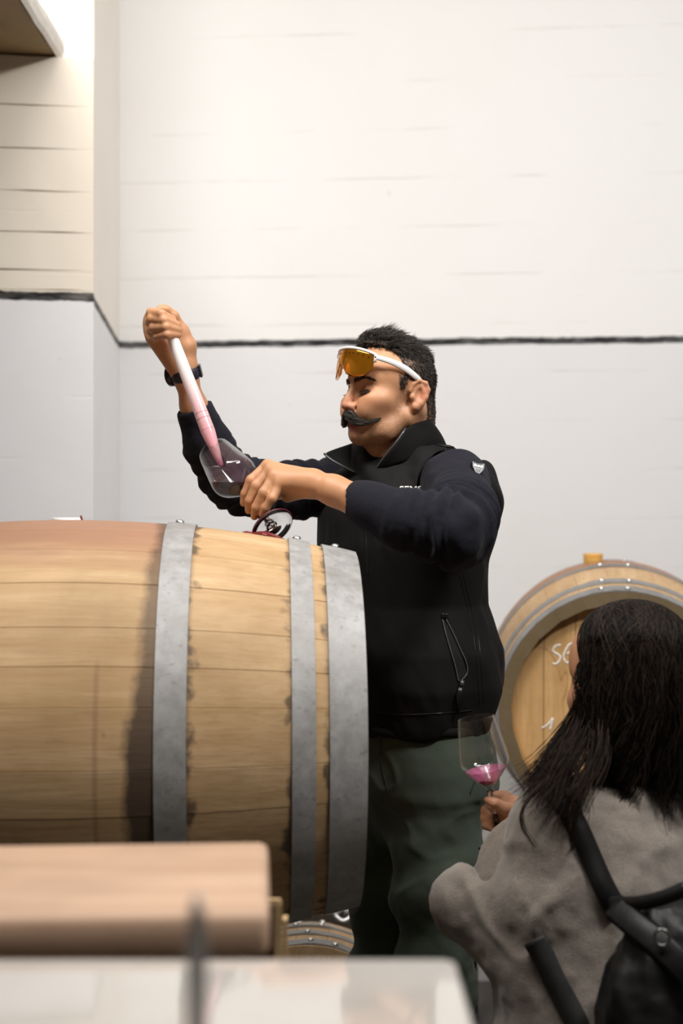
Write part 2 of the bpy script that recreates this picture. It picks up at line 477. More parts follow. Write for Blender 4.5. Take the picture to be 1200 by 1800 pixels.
def hoop_mat(name, root, shade=1.0):
    m = NT(name); co = m.coord('Object', root)
    n = m.noise(co, 38, 6, .7); n2 = m.noise(co, 7, 5, .6)
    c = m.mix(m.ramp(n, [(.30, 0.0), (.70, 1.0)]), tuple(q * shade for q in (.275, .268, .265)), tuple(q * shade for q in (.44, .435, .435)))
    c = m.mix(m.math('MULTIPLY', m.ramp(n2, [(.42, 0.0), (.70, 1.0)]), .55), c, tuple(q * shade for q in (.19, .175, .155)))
    c = m.mix(m.math('MULTIPLY', m.ramp(m.noise(co, 90, 3), [(.60, 0.0), (.70, 1.0)]), .35), c, tuple(q * shade for q in (.10, .085, .07)))
    m.set(base=c, rough=m.ramp(n, [(.3, .55), (.7, .72)]), metal=.25, normal=m.bump(n, .25, .001)); return m.m
M_rivet = simple('rivet_steel', (.62, .61, .60), .3, .9, 60, .2)
M_gapwood = simple('charred_inner_oak', (.045, .03, .018), .9)

def barrel(label, loc, rot, L, rb, rh, hoops, wood, metal, headwood, nst=28, lap=90, seed=1, headx=(-1, 1), xs=18):
    rg = random.Random(seed)
    root = empty('oak_barrel', loc, label, 'barrel', None, rot)
    prof = lambda x: rb - (rb - rh) * (abs(x) / (L / 2)) ** 2
    W_, Mh, Hd = wood(root), metal(root), headwood(root)
    ws = [rg.uniform(.78, 1.25) for _ in range(nst)]; tot = sum(ws)
    a = R(90) - .5 * ws[0] / tot * 2 * math.pi * 1.3
    X = np.linspace(-L / 2, L / 2, xs)
    for w in ws:
        da = w / tot * 2 * math.pi; a0, a1 = a, a + da; a = a1
        v = []; f = []
        lift = rg.uniform(-.0003, .0003)
        for x in X:
            r = prof(x) + lift; gp = .00015 / r; ch = .0007 / r
            prf = [(a0 + gp, r - .03), (a0 + gp, r - .0007), (a0 + gp + ch, r), (a0 + da * .33, r), (a0 + da * .67, r), (a1 - gp - ch, r), (a1 - gp, r - .0007), (a1 - gp, r - .03)]
            v += [(x, q * math.cos(t), q * math.sin(t)) for t, q in prf]
        k = 8
        for i in range(xs - 1):
            for j in range(k):
                f.append((i * k + j, i * k + (j + 1) % k, (i + 1) * k + (j + 1) % k, (i + 1) * k + j))
        f += [tuple(range(k - 1, -1, -1)), tuple((xs - 1) * k + j for j in range(k))]
        o = mesh('stave', v, f, W_, root); sharp(o, 30)
    # heads: planks of uneven width inside a bevelled croze
    for sgn in headx:
        xh = sgn * (L / 2 - .042); rr = prof(xh) - .027
        z = -rr; ws2 = [rg.uniform(.085, .125) for _ in range(7)]; sc_ = 2 * rr / sum(ws2)
        for w in ws2:
            z1 = z + w * sc_; zz = np.linspace(z + .0008, z1 - .0008, 7); yy = np.sqrt(np.maximum(rr * rr - zz * zz, 1e-6))
            poly = [(y_, z_) for y_, z_ in zip(yy, zz)] + [(-y_, z_) for y_, z_ in zip(yy[::-1], zz[::-1])]
            n = len(poly); t = .012
            # planks stand upright: plank width runs along local y
            v = [(xh + sgn * t, p[1], p[0]) for p in poly] + [(xh - sgn * t, p[1], p[0]) for p in poly]
            f = [tuple(range(n)), tuple(range(2 * n - 1, n - 1, -1))] + [(i, n + i, n + (i + 1) % n, (i + 1) % n) for i in range(n)]
            if sgn > 0: f = [q[::-1] for q in f]
            mesh('head_plank', v, f, Hd, root, smooth=False); z = z1
    # hoops with a riveted lap
    for hi, (x0, x1, lp) in enumerate(hoops):
        n = 112; v = []; f = []; K = 5
        for j in range(n):
            t = 2 * math.pi * j / n; d = (math.degrees(t) - lp + 180) % 360 - 180
            e = .0018 if abs(d) < 11 else 0.0
            for x, ro in ((x0, 0.0005), (x0, .0022 + e), ((x0 + x1) / 2, .0026 + e), (x1, .0022 + e), (x1, .0005)):
                r = prof(x) + ro; v.append((x, r * math.cos(t), r * math.sin(t)))
        for j in range(n):
            for k in range(K):
                f.append((j * K + k, j * K + (k + 1) % K, ((j + 1) % n) * K + (k + 1) % K, ((j + 1) % n) * K + k))
        h = mesh('hoop', v, f, Mh, root); sharp(h, 40)
        xm = (x0 + x1) / 2
        for da, dx in ((-6, .14), (6, -.10)):
            t = R(lp + da); x = xm + dx * (x1 - x0); r = prof(x) + .0042
            prf = [(.0075, 0), (.007, .0025), (.0045, .0046), (0, .0054)]
            M = Matrix.Translation((x, r * math.cos(t), r * math.sin(t))) @ Matrix.Rotation(t - R(90), 4, 'X')
            MB().lathe(prf, 10, M).obj('rivet', M_rivet, h)
    return root

def st_rose(m, co, X, c):     # red wine run-off round the bung hole
    n = m.math('MULTIPLY', m.math('SUBTRACT', m.noise(m.coord('Object', None, scale=(2, 9, 9)), 2, 4), .5), .10)
    k = m.step(m.math('ADD', X[2], n), .258, .322)
    k = m.math('MULTIPLY', k, m.step(m.math('ABSOLUTE', X[0]), .20, .17))
    return m.mix(m.math('MULTIPLY', k, .82), c, (.335, .17, .115))
def st_mould(m, co, X, c):    # black mould creeping out from under the quarter hoop
    n = m.noise(co, 9, 6, .68); lowz = m.step(X[2], .26, -.02)
    wid = m.math('ADD', m.math('MULTIPLY', lowz, .024), m.math('MULTIPLY', n, .052))
    e = m.math('SUBTRACT', .167, wid)
    t = m.math('DIVIDE', m.math('SUBTRACT', X[0], e), .016, True)
    side = m.step(X[0], .192, .182)
    k = m.math('MULTIPLY', m.math('MULTIPLY', t, side), m.math('ADD', .68, m.math('MULTIPLY', lowz, .26)))
    c = m.mix(k, c, (.060, .040, .030))
    # black bloom at the other hoop edges
    for xe, sg in ((.211, 1), (.363, -1), (.4185, -1)):
        w = m.math('MULTIPLY', m.ramp(m.noise(co, 26, 3), [(.5, 0.0), (.85, 1.0)]), .030)
        dd = m.math('MULTIPLY', m.math('SUBTRACT', X[0], xe), sg)
        k = m.math('MULTIPLY', m.step(m.math('SUBTRACT', dd, w), .009, -.007), m.step(dd, -.012, -.006))
        c = m.mix(m.math('MULTIPLY', k, .8), c, (.05, .035, .025))
    drip = m.math('MULTIPLY', m.step(m.math('ABSOLUTE', m.math('SUBTRACT', X[0], .083)), .006, .001), m.step(X[2], .16, .12))
    return m.mix(m.math('MULTIPLY', drip, .35), c, (.20, .085, .06))

FB = P(120, 914, 2.35); FBz = FB[2] - .345
hz = [(.4185, .475), (.363, .398), (.165, .211)]
front = barrel('large honey coloured oak barrel lying across the left, under the tilted wine glass',
    (FB[0], 2.35, FBz), (0, 0, R(3.2)), .95, .345, .288,
    [(a, b, l) for (a, b), l in zip(hz, (83.5, 84, 84.5))] + [(-b, -a, 90) for a, b in hz],
    lambda r: wood_mat('front_barrel_oak', r, (st_rose, st_mould)), lambda r: hoop_mat('galvanised_front_hoops', r, 1.0),
    lambda r: wood_mat('front_barrel_head_oak', r, (), (1, 1, 1), 2), 28, 90, 3, xs=22)

# back barrel: local +x end faces the viewer
h0 = np.array([.661, 3.36, EYE - 345 / FPX * 3.36]); b0 = np.array([.731, 3.825, EYE - 319 / FPX * 3.825])
ax = (h0 - b0); BL = .94; rz = math.atan2(ax[1], ax[0])
zc = (h0[2] + b0[2]) / 2
def st_head(m, co, X, c):
    ln = m.noise(co, 3.0, 3, .5, 1.2)
    k = m.step(m.math('ABSOLUTE', m.math('SUBTRACT', ln, .5)), .006, .001)
    c = m.mix(m.math('MULTIPLY', k, .5), c, (.22, .10, .03))
    rr = m.math('SQRT', m.math('ADD', m.math('MULTIPLY', X[1], X[1]), m.math('MULTIPLY', X[2], X[2])))
    return m.mix(m.math('MULTIPLY', m.step(rr, .245, .262), .5), c, (.20, .11, .03))
def st_top(m, co, X, c):
    n = m.math('MULTIPLY', m.math('SUBTRACT', m.noise(co, 6, 3), .5), .15)
    k = m.math('MULTIPLY', m.step(m.math('ABSOLUTE', m.math('ADD', X[0], n)), .22, .12), m.step(X[2], .02, .15))
    c = m.mix(m.math('MULTIPLY', k, .8), c, (.33, .15, .085))
    return m.mix(m.math('MULTIPLY', m.step(m.math('ABSOLUTE', X[0]), .4675, .4695), .85), c, (.085, .066, .036))
hz2 = [(.432, .470), (.365, .400), (.15, .19)]
back = barrel('oak barrel with chalk marked end standing against the white wall behind the seated person',
    (b0[0], b0[1], zc), (0, 0, rz), BL, .345, .288,
    [(a, b, l) for (a, b), l in zip(hz2, (93, 92, 91))] + [(-b, -a, 90) for a, b in hz2],
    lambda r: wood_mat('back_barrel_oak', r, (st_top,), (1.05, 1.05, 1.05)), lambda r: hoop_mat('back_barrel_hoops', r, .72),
    lambda r: wood_mat('back_barrel_head_oak', r, (st_head,), (1.16, 1.03, .80), 2), 28, 90, 5, xs=14)
# chalk writing on the near head
M_chalk = simple('white_chalk', (.86, .84, .80), .9, 0, 90, .12)
xh = BL / 2 - .042 + .0125
def head_pt(px, py):
    o = Vector((b0[0], b0[1], zc)); ux = Vector((math.cos(rz), math.sin(rz), 0)); uy = Vector((-math.sin(rz), math.cos(rz), 0))
    d = Vector(P(px, py, 1.0)) - Vector((0, 0, EYE)); C0 = Vector((0, 0, EYE)); t = (o + ux * xh - C0).dot(ux) / d.dot(ux)
    q = C0 + d * t - o; return (xh, q.dot(uy), q.z)
for strokes in ([[(985, 1134), (977, 1135), (971, 1143), (976, 1148), (984, 1153), (983, 1161), (977, 1167), (971, 1166)]],
                [[(1008, 1131), (1000, 1133), (994, 1142), (990, 1153), (993, 1163), (1000, 1165), (1005, 1161)], [(996, 1149), (1006, 1146)]],
                [[(952, 1280), (962, 1274), (971, 1263), (969, 1272), (966, 1284)]]):
    mb = MB()
    for s in strokes: mb.tube(smooth_path([head_pt(*q) for q in s], 22), [(.0008, .0023 + .0006 * math.sin(i * 2.1)) for i in range(22)], 6, up=(1, 0, 0))
    mb.obj('chalk_mark', M_chalk, back)
# yellow silicone bung on the back barrel
m = NT('amber_silicone'); m.set(base=(.85, .50, .13), rough=.4, sss=.35, sscale=.02, trans=.15); M_amber = m.m
bx = P(1042, 993, 3.825)
bg = empty('barrel_bung', (bx[0], 3.825, zc + .340), 'amber yellow silicone bung in the top of the chalk marked barrel', 'bung')
MB().lathe([(0, -.02), (.021, -.02), (.025, 0), (.0262, .018), (.0268, .022), (.0255, .0245), (.012, .0245), (.010, .021), (0, .021)], 28).obj('plug', M_amber, bg)
MB().lathe([(.0262, .004), (.0272, .006), (.0262, .008)], 28).obj('ridge', M_amber, bg)

# small cask on the floor seen through the gap beneath the front barrel
c0 = P(540, 1672, 2.96); cb = P(540, 1631, 3.26)
zh, zb = c0[2] - .25, cb[2] - .28
tilt = math.atan2(zh - zb, .3)
cask = barrel('small cask with riveted hoops glimpsed in the gap beneath the big front barrel',
    (c0[0] - .004, 3.26, zb), Euler((0, -tilt, R(-90)), 'XYZ'), .6, .28, .25,
    [(.255, .292, 82), (.165, .20, 96), (.06, .095, 90), (-.20, -.165, 90), (-.292, -.255, 90)],
    lambda r: wood_mat('floor_cask_oak', r, (), (.95, .95, .95)), lambda r: hoop_mat('floor_cask_hoops', r, .8),
    lambda r: wood_mat('floor_cask_head_oak', r, (), (1, 1, 1), 2), 24, 90, 9, xs=12)
M_kraft = simple('crumpled_brown_rag', (.34, .17, .085), .8, 0, 60, .4, 90, .6, .004)
mb = MB()
for i in range(7):
    a = RNG.random(3)
    pts = [P(528 + 6 * i + 8 * RNG.standard_normal() * .3, 1634 - 3 * RNG.random(), 3.27 + .01 * RNG.standard_normal()) for _ in range(4)]
    pts = np.array(pts); pts[:, 0] += np.linspace(-.012, .012, 4)
    mb.tube(smooth_path(pts, 8), [(.004 + .004 * RNG.random(), .006 + .004 * RNG.random()) for _ in range(8)], 7)
rag = mb.obj('rag', M_kraft); tag(rag, 'crumpled brown rag plugging the top of the small floor cask', 'rag')
# white tub behind the cask
M_white = simple('white_polythene', (.80, .80, .80), .35, 0, 8, .04)
M_steel = simple('brushed_steel', (.55, .55, .56), .3, .9, 40, .15)
tc = P(585, 1600, 3.75); tub = empty('plastic_tub', (tc[0], 3.885, 0), 'white tub with a looped carrying handle standing behind the floor cask', 'tub')
rt = .21; zt = EYE - 690 / FPX * 3.66
MB().lathe([(0, 0), (rt * .86, 0), (rt * .88, .01), (rt, zt - .03), (rt + .012, zt - .03), (rt + .014, zt), (rt, zt + .004), (rt * .97, zt - .01), (rt * .3, zt + .004), (0, zt + .006)], 48).obj('tub_body', M_white, tub)
hp = [P(588, 1600, 3.66), P(592, 1612, 3.645), P(603, 1619, 3.64), P(616, 1612, 3.645), P(620, 1600, 3.66)]
MB().tube(smooth_path(hp, 20), .007, 10).obj('handle', M_steel, tub, world=True)
MB().ball(P(602, 1603, 3.655), .006, 6).obj('handle_rivet', simple('dark_rivet', (.03, .03, .03), .4), tub, world=True)

# steel racks that carry the two barrels
M_rack = simple('black_rack_steel', (.035, .034, .034), .45, .5, 20, .2)
def rack(label, c, rz, xo, L, z, rr, w=.5):
    r = empty('barrel_rack', (c[0], c[1], 0), label, 'rack', None, (0, 0, rz))
    for x in xo:
        pts = [(x, -w / 2, z - .10), (x, -.17, z - .045), (x, 0, z - .025), (x, .17, z - .045), (x, w / 2, z - .10)]
        MB().tube(smooth_path([(p[0], p[1], p[2]) for p in pts], 14), (.02), 8).obj('saddle', M_rack, r)
        for y in (-w / 2, w / 2):
            MB().box((x, y, (z - .09) / 2), (.04, .04, z - .09), bev=.003).obj('leg', M_rack, r)
    for y in (-w / 2, w / 2):
        MB().box(((xo[0] + xo[1]) / 2, y, z - .13), (abs(xo[1] - xo[0]), .035, .035), bev=.003).obj('rail', M_rack, r)
    return r
rack('black steel rack carrying the big front barrel', (FB[0], 2.35), R(3.2), (-.30, .09), .95, FBz - .350, .33, .44)
rack('black steel rack carrying the chalk marked barrel', (b0[0], b0[1]), rz, (-.30, .30), .95, zc - .345, .33, .8)
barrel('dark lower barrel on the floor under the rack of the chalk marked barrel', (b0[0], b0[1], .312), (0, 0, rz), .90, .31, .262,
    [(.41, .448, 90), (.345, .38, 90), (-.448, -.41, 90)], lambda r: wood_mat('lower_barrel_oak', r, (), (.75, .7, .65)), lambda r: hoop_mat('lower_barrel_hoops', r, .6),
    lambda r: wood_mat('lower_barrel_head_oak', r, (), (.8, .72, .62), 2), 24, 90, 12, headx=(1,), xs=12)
# things lying on top of the front barrel
M_wet = NT('wine_soaked_cloth'); M_wet.set(base=(.16, .012, .014), rough=.35, normal=M_wet.bump(M_wet.noise(M_wet.coord(), 60, 4), .5, .002)); M_wet = M_wet.m
n = 26; v = []; f = []; mm = 12
top = lambda x, y: FBz + math.sqrt(max((.345 - (.345 - .288) * ((x - FB[0]) / .475) ** 2) ** 2 - (y - 2.35) ** 2, 0))
for i in range(n):
    for j in range(mm):
        u, w = i / (n - 1), j / (mm - 1)
        x = -.166 + .069 * u; y = 2.39 + .075 * w + .008 * math.sin(9 * u)
        edge = min(u, 1 - u, w, 1 - w) * 6; h = .013 * min(1, edge) * (.75 + .45 * vnoise(np.array([x, y, 0]), 55)) * (.55 + .45 * math.sin(3.1 * w))
        v.append((x, y, top(x, y) + .0015 + max(h, 0)))
for i in range(n - 1):
    for j in range(mm - 1): f.append((i * mm + j, (i + 1) * mm + j, (i + 1) * mm + j + 1, i * mm + j + 1))
cl = mesh('wine_cloth', v, f, M_wet); sm = cl.modifiers.new('thickness', 'SOLIDIFY'); sm.thickness = .002; sm.offset = 1
tag(cl, 'small wine red soaked cloth lying on the front barrel behind the tilted glass foot', 'cloth')
bb = P(118, 914, 2.37); sb = empty('barrel_bung', (bb[0], 2.37, top(bb[0], 2.37) - .004), 'white silicone bung stained with wine, lying in the top of the front barrel', 'bung')
M_sil = simple('white_silicone', (.82, .81, .80), .4)
MB().lathe([(0, 0), (.026, 0), (.0255, .005), (.024, .0085), (0, .0085)], 28).obj('plug', M_sil, sb)
MB().tube([(.022, -.004, .006), (.024, -.006, .011), (.027, -.006, .001)], [.001, .0022, .0014], 6).obj('wine_drip', M_wet, sb)
# ------------------------------------------------------------------ foreground furniture
m = NT('white_laminate'); co = m.coord()
m.set(base=m.mix(m.ramp(m.noise(co, 5, 4), [(.4, 0.0), (.7, 1.0)]), (.55, .515, .485), (.46, .425, .39)), rough=.07, spec=.9, coat=.6, coatr=.05); M_lam = m.m
TZ = EYE - 785 / FPX * 1.17
tb = empty('table', (-.35, .75, 0), 'blurred white glossy table top in the very front of the picture', 'table')
poly = [(-1.35, .30), (.088, .30)]
cx, cy, r = .072, 1.155, .02
poly = [(-1.35, .42), (.1015, .42)] + [(.0935 - .012 + .012 * math.cos(t), 1.158 + .012 * math.sin(t)) for t in np.linspace(0, math.pi / 2, 6)] + [(-1.35, 1.17)]
o = MB().prism(poly, TZ - .028, TZ).obj('table_top', M_lam, tb, False, world=True)
bv = o.modifiers.new('edge', 'BEVEL'); bv.width = .003; bv.segments = 2; bv.limit_method = 'ANGLE'
M_leg = simple('grey_painted_leg', (.20, .20, .20), .45, .3, 20, .1)
for x, y in ((-1.25, .5), (.03, .5), (-1.25, 1.09), (.03, 1.09)):
    MB().box((x, y, (TZ - .028) / 2), (.05, .05, TZ - .028), bev=.003).obj('leg', M_leg, tb, False, world=True)
# slab of pale timber lying on a stack of crates just behind the table
def timber(name, A, B, sc=(1.5, 22, 22), rough=.6):
    m = NT(name); g = m.noise(m.coord('Object', scale=sc), 1.5, 6, .6, .5); n = m.noise(m.coord(), 5, 4)
    c = m.mix(m.ramp(g, [(.3, 0.0), (.7, 1.0)]), A, B)
    c = m.mix(m.math('MULTIPLY', m.ramp(n, [(.45, 0.0), (.7, 1.0)]), .35), c, tuple(q * .6 for q in A))
    m.set(base=c, rough=rough, normal=m.bump(g, .25, .002)); return m.m
M_tim = timber('pale_sawn_timber', (.44, .275, .18), (.60, .41, .29))
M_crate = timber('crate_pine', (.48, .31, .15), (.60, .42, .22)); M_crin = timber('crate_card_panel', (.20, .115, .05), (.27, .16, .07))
Dn, Df = 1.215, 1.475; za = EYE - 703 / FPX * Dn
ang = R(3.2)
rc = np.array([(474 - 600) / FPX * Dn, Dn])
bd = empty('timber_board', (rc[0], rc[1], za - .041), 'thick pale wooden board with rounded corners, blurred, in front of the big barrel', 'board', None, (0, 0, ang))
b = MB().box((-.45, .132, .0205), (.90, .264, .041), bev=.009); b.obj('board', M_tim, bd)
# stack it rests on : an open pine crate
cw = empty('wine_crate', (-.40, 1.50, 0), 'open pine crate with pale edges standing upright under the thick wooden board', 'crate')
x1 = -.0755; zt = EYE - 690 / FPX * 1.62
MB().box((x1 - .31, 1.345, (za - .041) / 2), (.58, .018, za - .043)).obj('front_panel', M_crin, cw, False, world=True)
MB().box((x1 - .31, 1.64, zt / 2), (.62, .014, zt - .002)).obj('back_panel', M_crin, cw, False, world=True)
MB().box((x1 - .62, 1.49, (za - .043) / 2), (.014, .27, za - .043)).obj('side_panel', M_crate, cw, False, world=True)
e1 = MB().box((x1 - .31, 1.628, zt), (.632, .008, .008)).obj('top_edge', M_crate, cw, False, world=True)
e2 = MB().box((x1 + .003, 1.628, zt / 2), (.008, .010, zt)).obj('corner_strip', M_crate, cw, False, world=True)
zt2 = EYE - 718 / FPX * 1.66
e3 = MB().box((-.0662, 1.672, zt2 / 2), (.0055, .02, zt2)).obj('corner_strip', M_crate, cw, False, world=True)
# grey rod on its stand
rp = P(346, 1575, .80)
rd = empty('rod_stand', (rp[0], .80, TZ), 'slim grey metal rod standing upright on the white table, out of focus', 'stand')
M_rod = simple('dull_grey_metal', (.27, .265, .26), .4, .5, 30, .1)
h = rp[2] - TZ
MB().lathe([(0, .006), (.0055, .006), (.0055, h * .80), (.0045, h * .93), (.002, h), (0, h)], 16).obj('rod', M_rod, rd)
MB().lathe([(0, 0), (.032, 0), (.032, .004), (.008, .007), (0, .007)], 32).obj('base', M_rod, rd)

# ------------------------------------------------------------------ wine glasses
def glass_mat(name, tint=(1, 1, 1)):
    m = NT(name); m.set(base=tint, rough=.0, trans=1.0, ior=1.46); return m.m
M_glass = glass_mat('clear_glass')
m = NT('thin_bowl_glass'); lw = m.n('ShaderNodeLayerWeight'); lw.inputs['Blend'].default_value = .5
tr = m.n('ShaderNodeBsdfTransparent'); tr.inputs[0].default_value = (.965, .97, .97, 1); gl = m.n('ShaderNodeBsdfGlossy'); gl.inputs['Roughness'].default_value = .02
mx = m.n('ShaderNodeMixShader'); m.link(m.math('ADD', m.math('MULTIPLY', m.math('POWER', lw.outputs['Facing'], 3.2), .75), .035), mx.inputs[0]); m.link(tr.outputs[0], mx.inputs[1]); m.link(gl.outputs[0], mx.inputs[2]); m.link(mx.outputs[0], m.out.inputs[0]); M_bowl = m.m
def film(name, col, a):
    m = NT(name); n = m.noise(m.coord(scale=(1, 1, .25)), 60, 4); m.set(base=col, rough=.15, alpha=m.ramp(n, [(.35, a * .45), (.7, a)])); return m.m
M_legs = film('wine_legs_film', (.42, .22, .28), .16)
m = NT('wine_film_glass'); m.set(base=(.93, .80, .86), rough=.02, trans=1.0, ior=1.4); M_film = m.m
m = NT('red_wine'); m.set(base=(.010, .0012, .003), rough=.35, spec=.0); M_wine = m.m
M_pink = film('pink_wine_rest', (.80, .20, .42), .45)
OUT = [(.0052, .098), (.010, .1035), (.022, .116), (.034, .1295), (.0405, .1385), (.0425, .146), (.0418, .156), (.0392, .174), (.0352, .197), (.0312, .2205)]
def outer_r(z):
    return float(np.interp(z, [q[1] for q in OUT], [q[0] for q in OUT]))
def glass(label, foot, rim_dir, wine, grp=None):
    q = Vector((0, 0, 1)).rotation_difference(Vector(rim_dir).normalized())
    root = empty('wine_glass', tuple(foot), label, 'wine glass', grp); root.rotation_euler = q.to_euler()
    t = .0011; zz = np.linspace(0, 1, 30)
    oz = np.array([p[1] for p in OUT]); orr = np.array([p[0] for p in OUT])
    sp = smooth_path(np.stack([orr, oz], 1), 34)
    inn = [(max(a - t, 0), b) for a, b in sp if b > .106]
    prof = [(0, .0955)] + [(.0046, .0962)] + [tuple(p) for p in sp] + [(sp[-1][0] - t * .5, .2212)] + inn[::-1] + [(.006, .1055), (0, .1035)]
    MB().lathe(prof, 64).obj('bowl', M_bowl, root)
    MB().lathe([(0, .0956), (.0052, .0958), (.0040, .088), (.0035, .06), (.0037, .03), (.0050, .014), (.010, .0062), (.0105, .0058), (0, .0055)][::-1], 28).obj('stem', M_glass, root)
    MB().lathe([(0, .0006), (.010, .0002), (.020, .0010), (.036, .0), (.0385, .0004), (.039, .0014), (.0382, .0024), (.026, .0034), (.0135, .0052), (.0105, .0060), (0, .0062)], 64).obj('foot', M_glass, root)
    wine(root, sp, q); return root
def inner_solid(sp, zmax, eps=.0014):
    pr = [(0, .1045)] + [(max(a - eps, 0), b) for a, b in sp if .1065 < b < zmax]
    pr.append((max(outer_r(zmax) - eps, 0), zmax)); pr.append((0, zmax)); return lathe_vf(pr, 56)
def cut_wine(root, sp, q, level, m, name='wine'):
    v, f = inner_solid(sp, .215); bm = bmesh.new(); vs = [bm.verts.new(p) for p in v]
    for k in f: bm.faces.new([vs[i] for i in k])
    bmesh.ops.remove_doubles(bm, verts=bm.verts, dist=1e-6)
    nz = q.inverted() @ Vector((0, 0, 1)); co = nz * (level - root.location.z)
    g = bmesh.ops.bisect_plane(bm, geom=list(bm.verts) + list(bm.edges) + list(bm.faces), plane_co=co, plane_no=nz, clear_outer=True)
    bv_ = list({v_ for e_ in bm.edges if e_.is_boundary for v_ in e_.verts}); cc_ = sum((v_.co for v_ in bv_), Vector()) / len(bv_)
    a1 = nz.orthogonal().normalized(); a2 = nz.cross(a1)
    bv_.sort(key=lambda v_: math.atan2((v_.co - cc_).dot(a2), (v_.co - cc_).dot(a1)))
    bm.faces.new(bv_)
    me = bpy.data.meshes.new(name); bm.to_mesh(me); bm.free(); me.materials.append(m)
    me.polygons.foreach_set('use_smooth', np.ones(len(me.polygons), dtype=bool))
    o = bpy.data.objects.new(name, me); COL.objects.link(o); o.parent = root; sharp(o, 40); return o
FOOT1 = P(479, 927, 2.43); RIM1 = P(379, 797, 2.565)
d1 = RIM1 - FOOT1; print('glass1 length', np.linalg.norm(d1))
def wine1(root, sp, q):
    cut_wine(root, sp, q, EYE - (848 - 900) / FPX * 2.52, M_wine)
    pr = [(max(a - .0013, .001), b) for a, b in sp if .107 < b < .212]
    MB().lathe(pr, 56).obj('wine_film', M_legs, root)
    MB().lathe([(.0388, .0004), (.0396, .0012), (.0388, .0024), (.0380, .0012)], 56).obj('wine_stain', simple('dried_wine', (.25, .03, .07), .3, 0, 0, 0, 0, 0, 0, trans=.5), root)
g1 = glass('tilted wine glass of dark red wine gripped above the big barrel', FOOT1, d1, wine1)
FOOT2 = P(880, 1487, 2.40); RIM2 = P(835, 1256, 2.40)
def wine2(root, sp, q):
    cut_wine(root, sp, q, root.location.z + .1065, M_wine, 'wine')
    pr = [(max(a - .00125, .001), b) for a, b in sp if .106 < b < .133]; pi = [(a - .0006, b) for a, b in pr]
    MB().lathe(pr + pi[::-1] + [pr[0]], 56).obj('wine_film', M_pink, root)
g2 = glass('nearly empty upright wine glass with a pink rest, in the seated person\'s raised hand', FOOT2, RIM2 - FOOT2, wine2)

# ------------------------------------------------------------------ wine thief
TT = P(297, 578, 2.585); TE = P(389, 820, 2.535)
m = NT('translucent_thief_plastic'); X = m.xyz(m.coord())
k = m.step(m.math('ADD', X[2], m.math('MULTIPLY', m.noise(m.coord(), 30, 3), .02)), 0.25, .05)
c = m.mix(k, (.90, .86, .85), (.83, .42, .47))
st = m.ramp(m.noise(m.coord(scale=(1, 1, .35)), 70, 3), [(.60, 0.0), (.72, 1.0)])
c = m.mix(m.math('MULTIPLY', m.math('MULTIPLY', st, m.step(X[2], .16, .10)), .55), c, (.55, .12, .16))
tip = m.step(X[2], .022, .004); c = m.mix(tip, c, (.55, .16, .25))
m.set(base=c, rough=.28, sss=.4, sscale=.015, trans=.12); M_thief = m.m
d = Vector(TT - TE); Lt = d.length
th = empty('wine_thief', tuple(TE), 'long frosted white wine thief tube running pink down into the tilted glass', 'wine thief')
th.rotation_euler = Vector((0, 0, 1)).rotation_difference(d.normalized()).to_euler()
MB().lathe([(.0022, 0), (.0034, .0), (.0045, .004), (.0085, .032), (.0122, .062), (.0128, .07), (.0126, .10), (.0115, .17), (.0102, Lt - .01), (.0098, Lt + .004), (.007, Lt + .006), (.0065, Lt)], 40).obj('tube', M_thief, th)
for z in (.072, .094, .105):
    rr = .0129 if z < .1 else .0127
    MB().lathe([(rr - .0008, z - .0011), (rr + .0003, z), (rr - .0008, z + .0011)], 40).obj('ring_mark', simple('wine_tinted_ring', (.55, .20, .22), .4), th)
# ------------------------------------------------------------------ the standing man
from mathutils.bvhtree import BVHTree
LV = np.array([.545, -.839]); FV = np.array([-.839, -.545])      # body: towards his left, forwards
yaw, pit = R(28), R(5)
hf = np.array([-math.cos(yaw), -math.sin(yaw), 0]); hy = np.array([math.sin(yaw), -math.cos(yaw), 0]); up_ = np.array([0, 0, 1.])
hx = math.cos(pit) * hf + math.sin(pit) * up_; hzv = -math.sin(pit) * hf + math.cos(pit) * up_
HR = np.stack([hx, hy, hzv]); HC = P(727, 700, 2.62) - .070 * hy
def H(x, y, z): return HC + x * hx + y * hy + z * hzv
def Hloc(v): return (v - HC) @ HR.T

man = empty('person', (.13, 2.72, 0), 'standing man with handlebar moustache in black vest pouring wine over the big barrel', 'person')

def bvh_of(v, f): return BVHTree.FromPolygons([tuple(p) for p in v], [tuple(int(i) for i in q) for q in f])
def hit(b, px, py, off=.001):
    d = Vector(P(px, py, 1.0)) - Vector((0, 0, EYE)); p, n, i, t = b.ray_cast(Vector((0, 0, EYE)), d.normalized())
    if p is None: return None
    if n.dot(d) > 0: n = -n
    return np.array(p + n * off), np.array(n)
def hits(b, pts, n=24, off=.001):
    q = smooth_path([(x, y, 0) for x, y in pts], n); o = [hit(b, a[0], a[1], off) for a in q]
    return np.array([k[0] for k in o if k is not None])

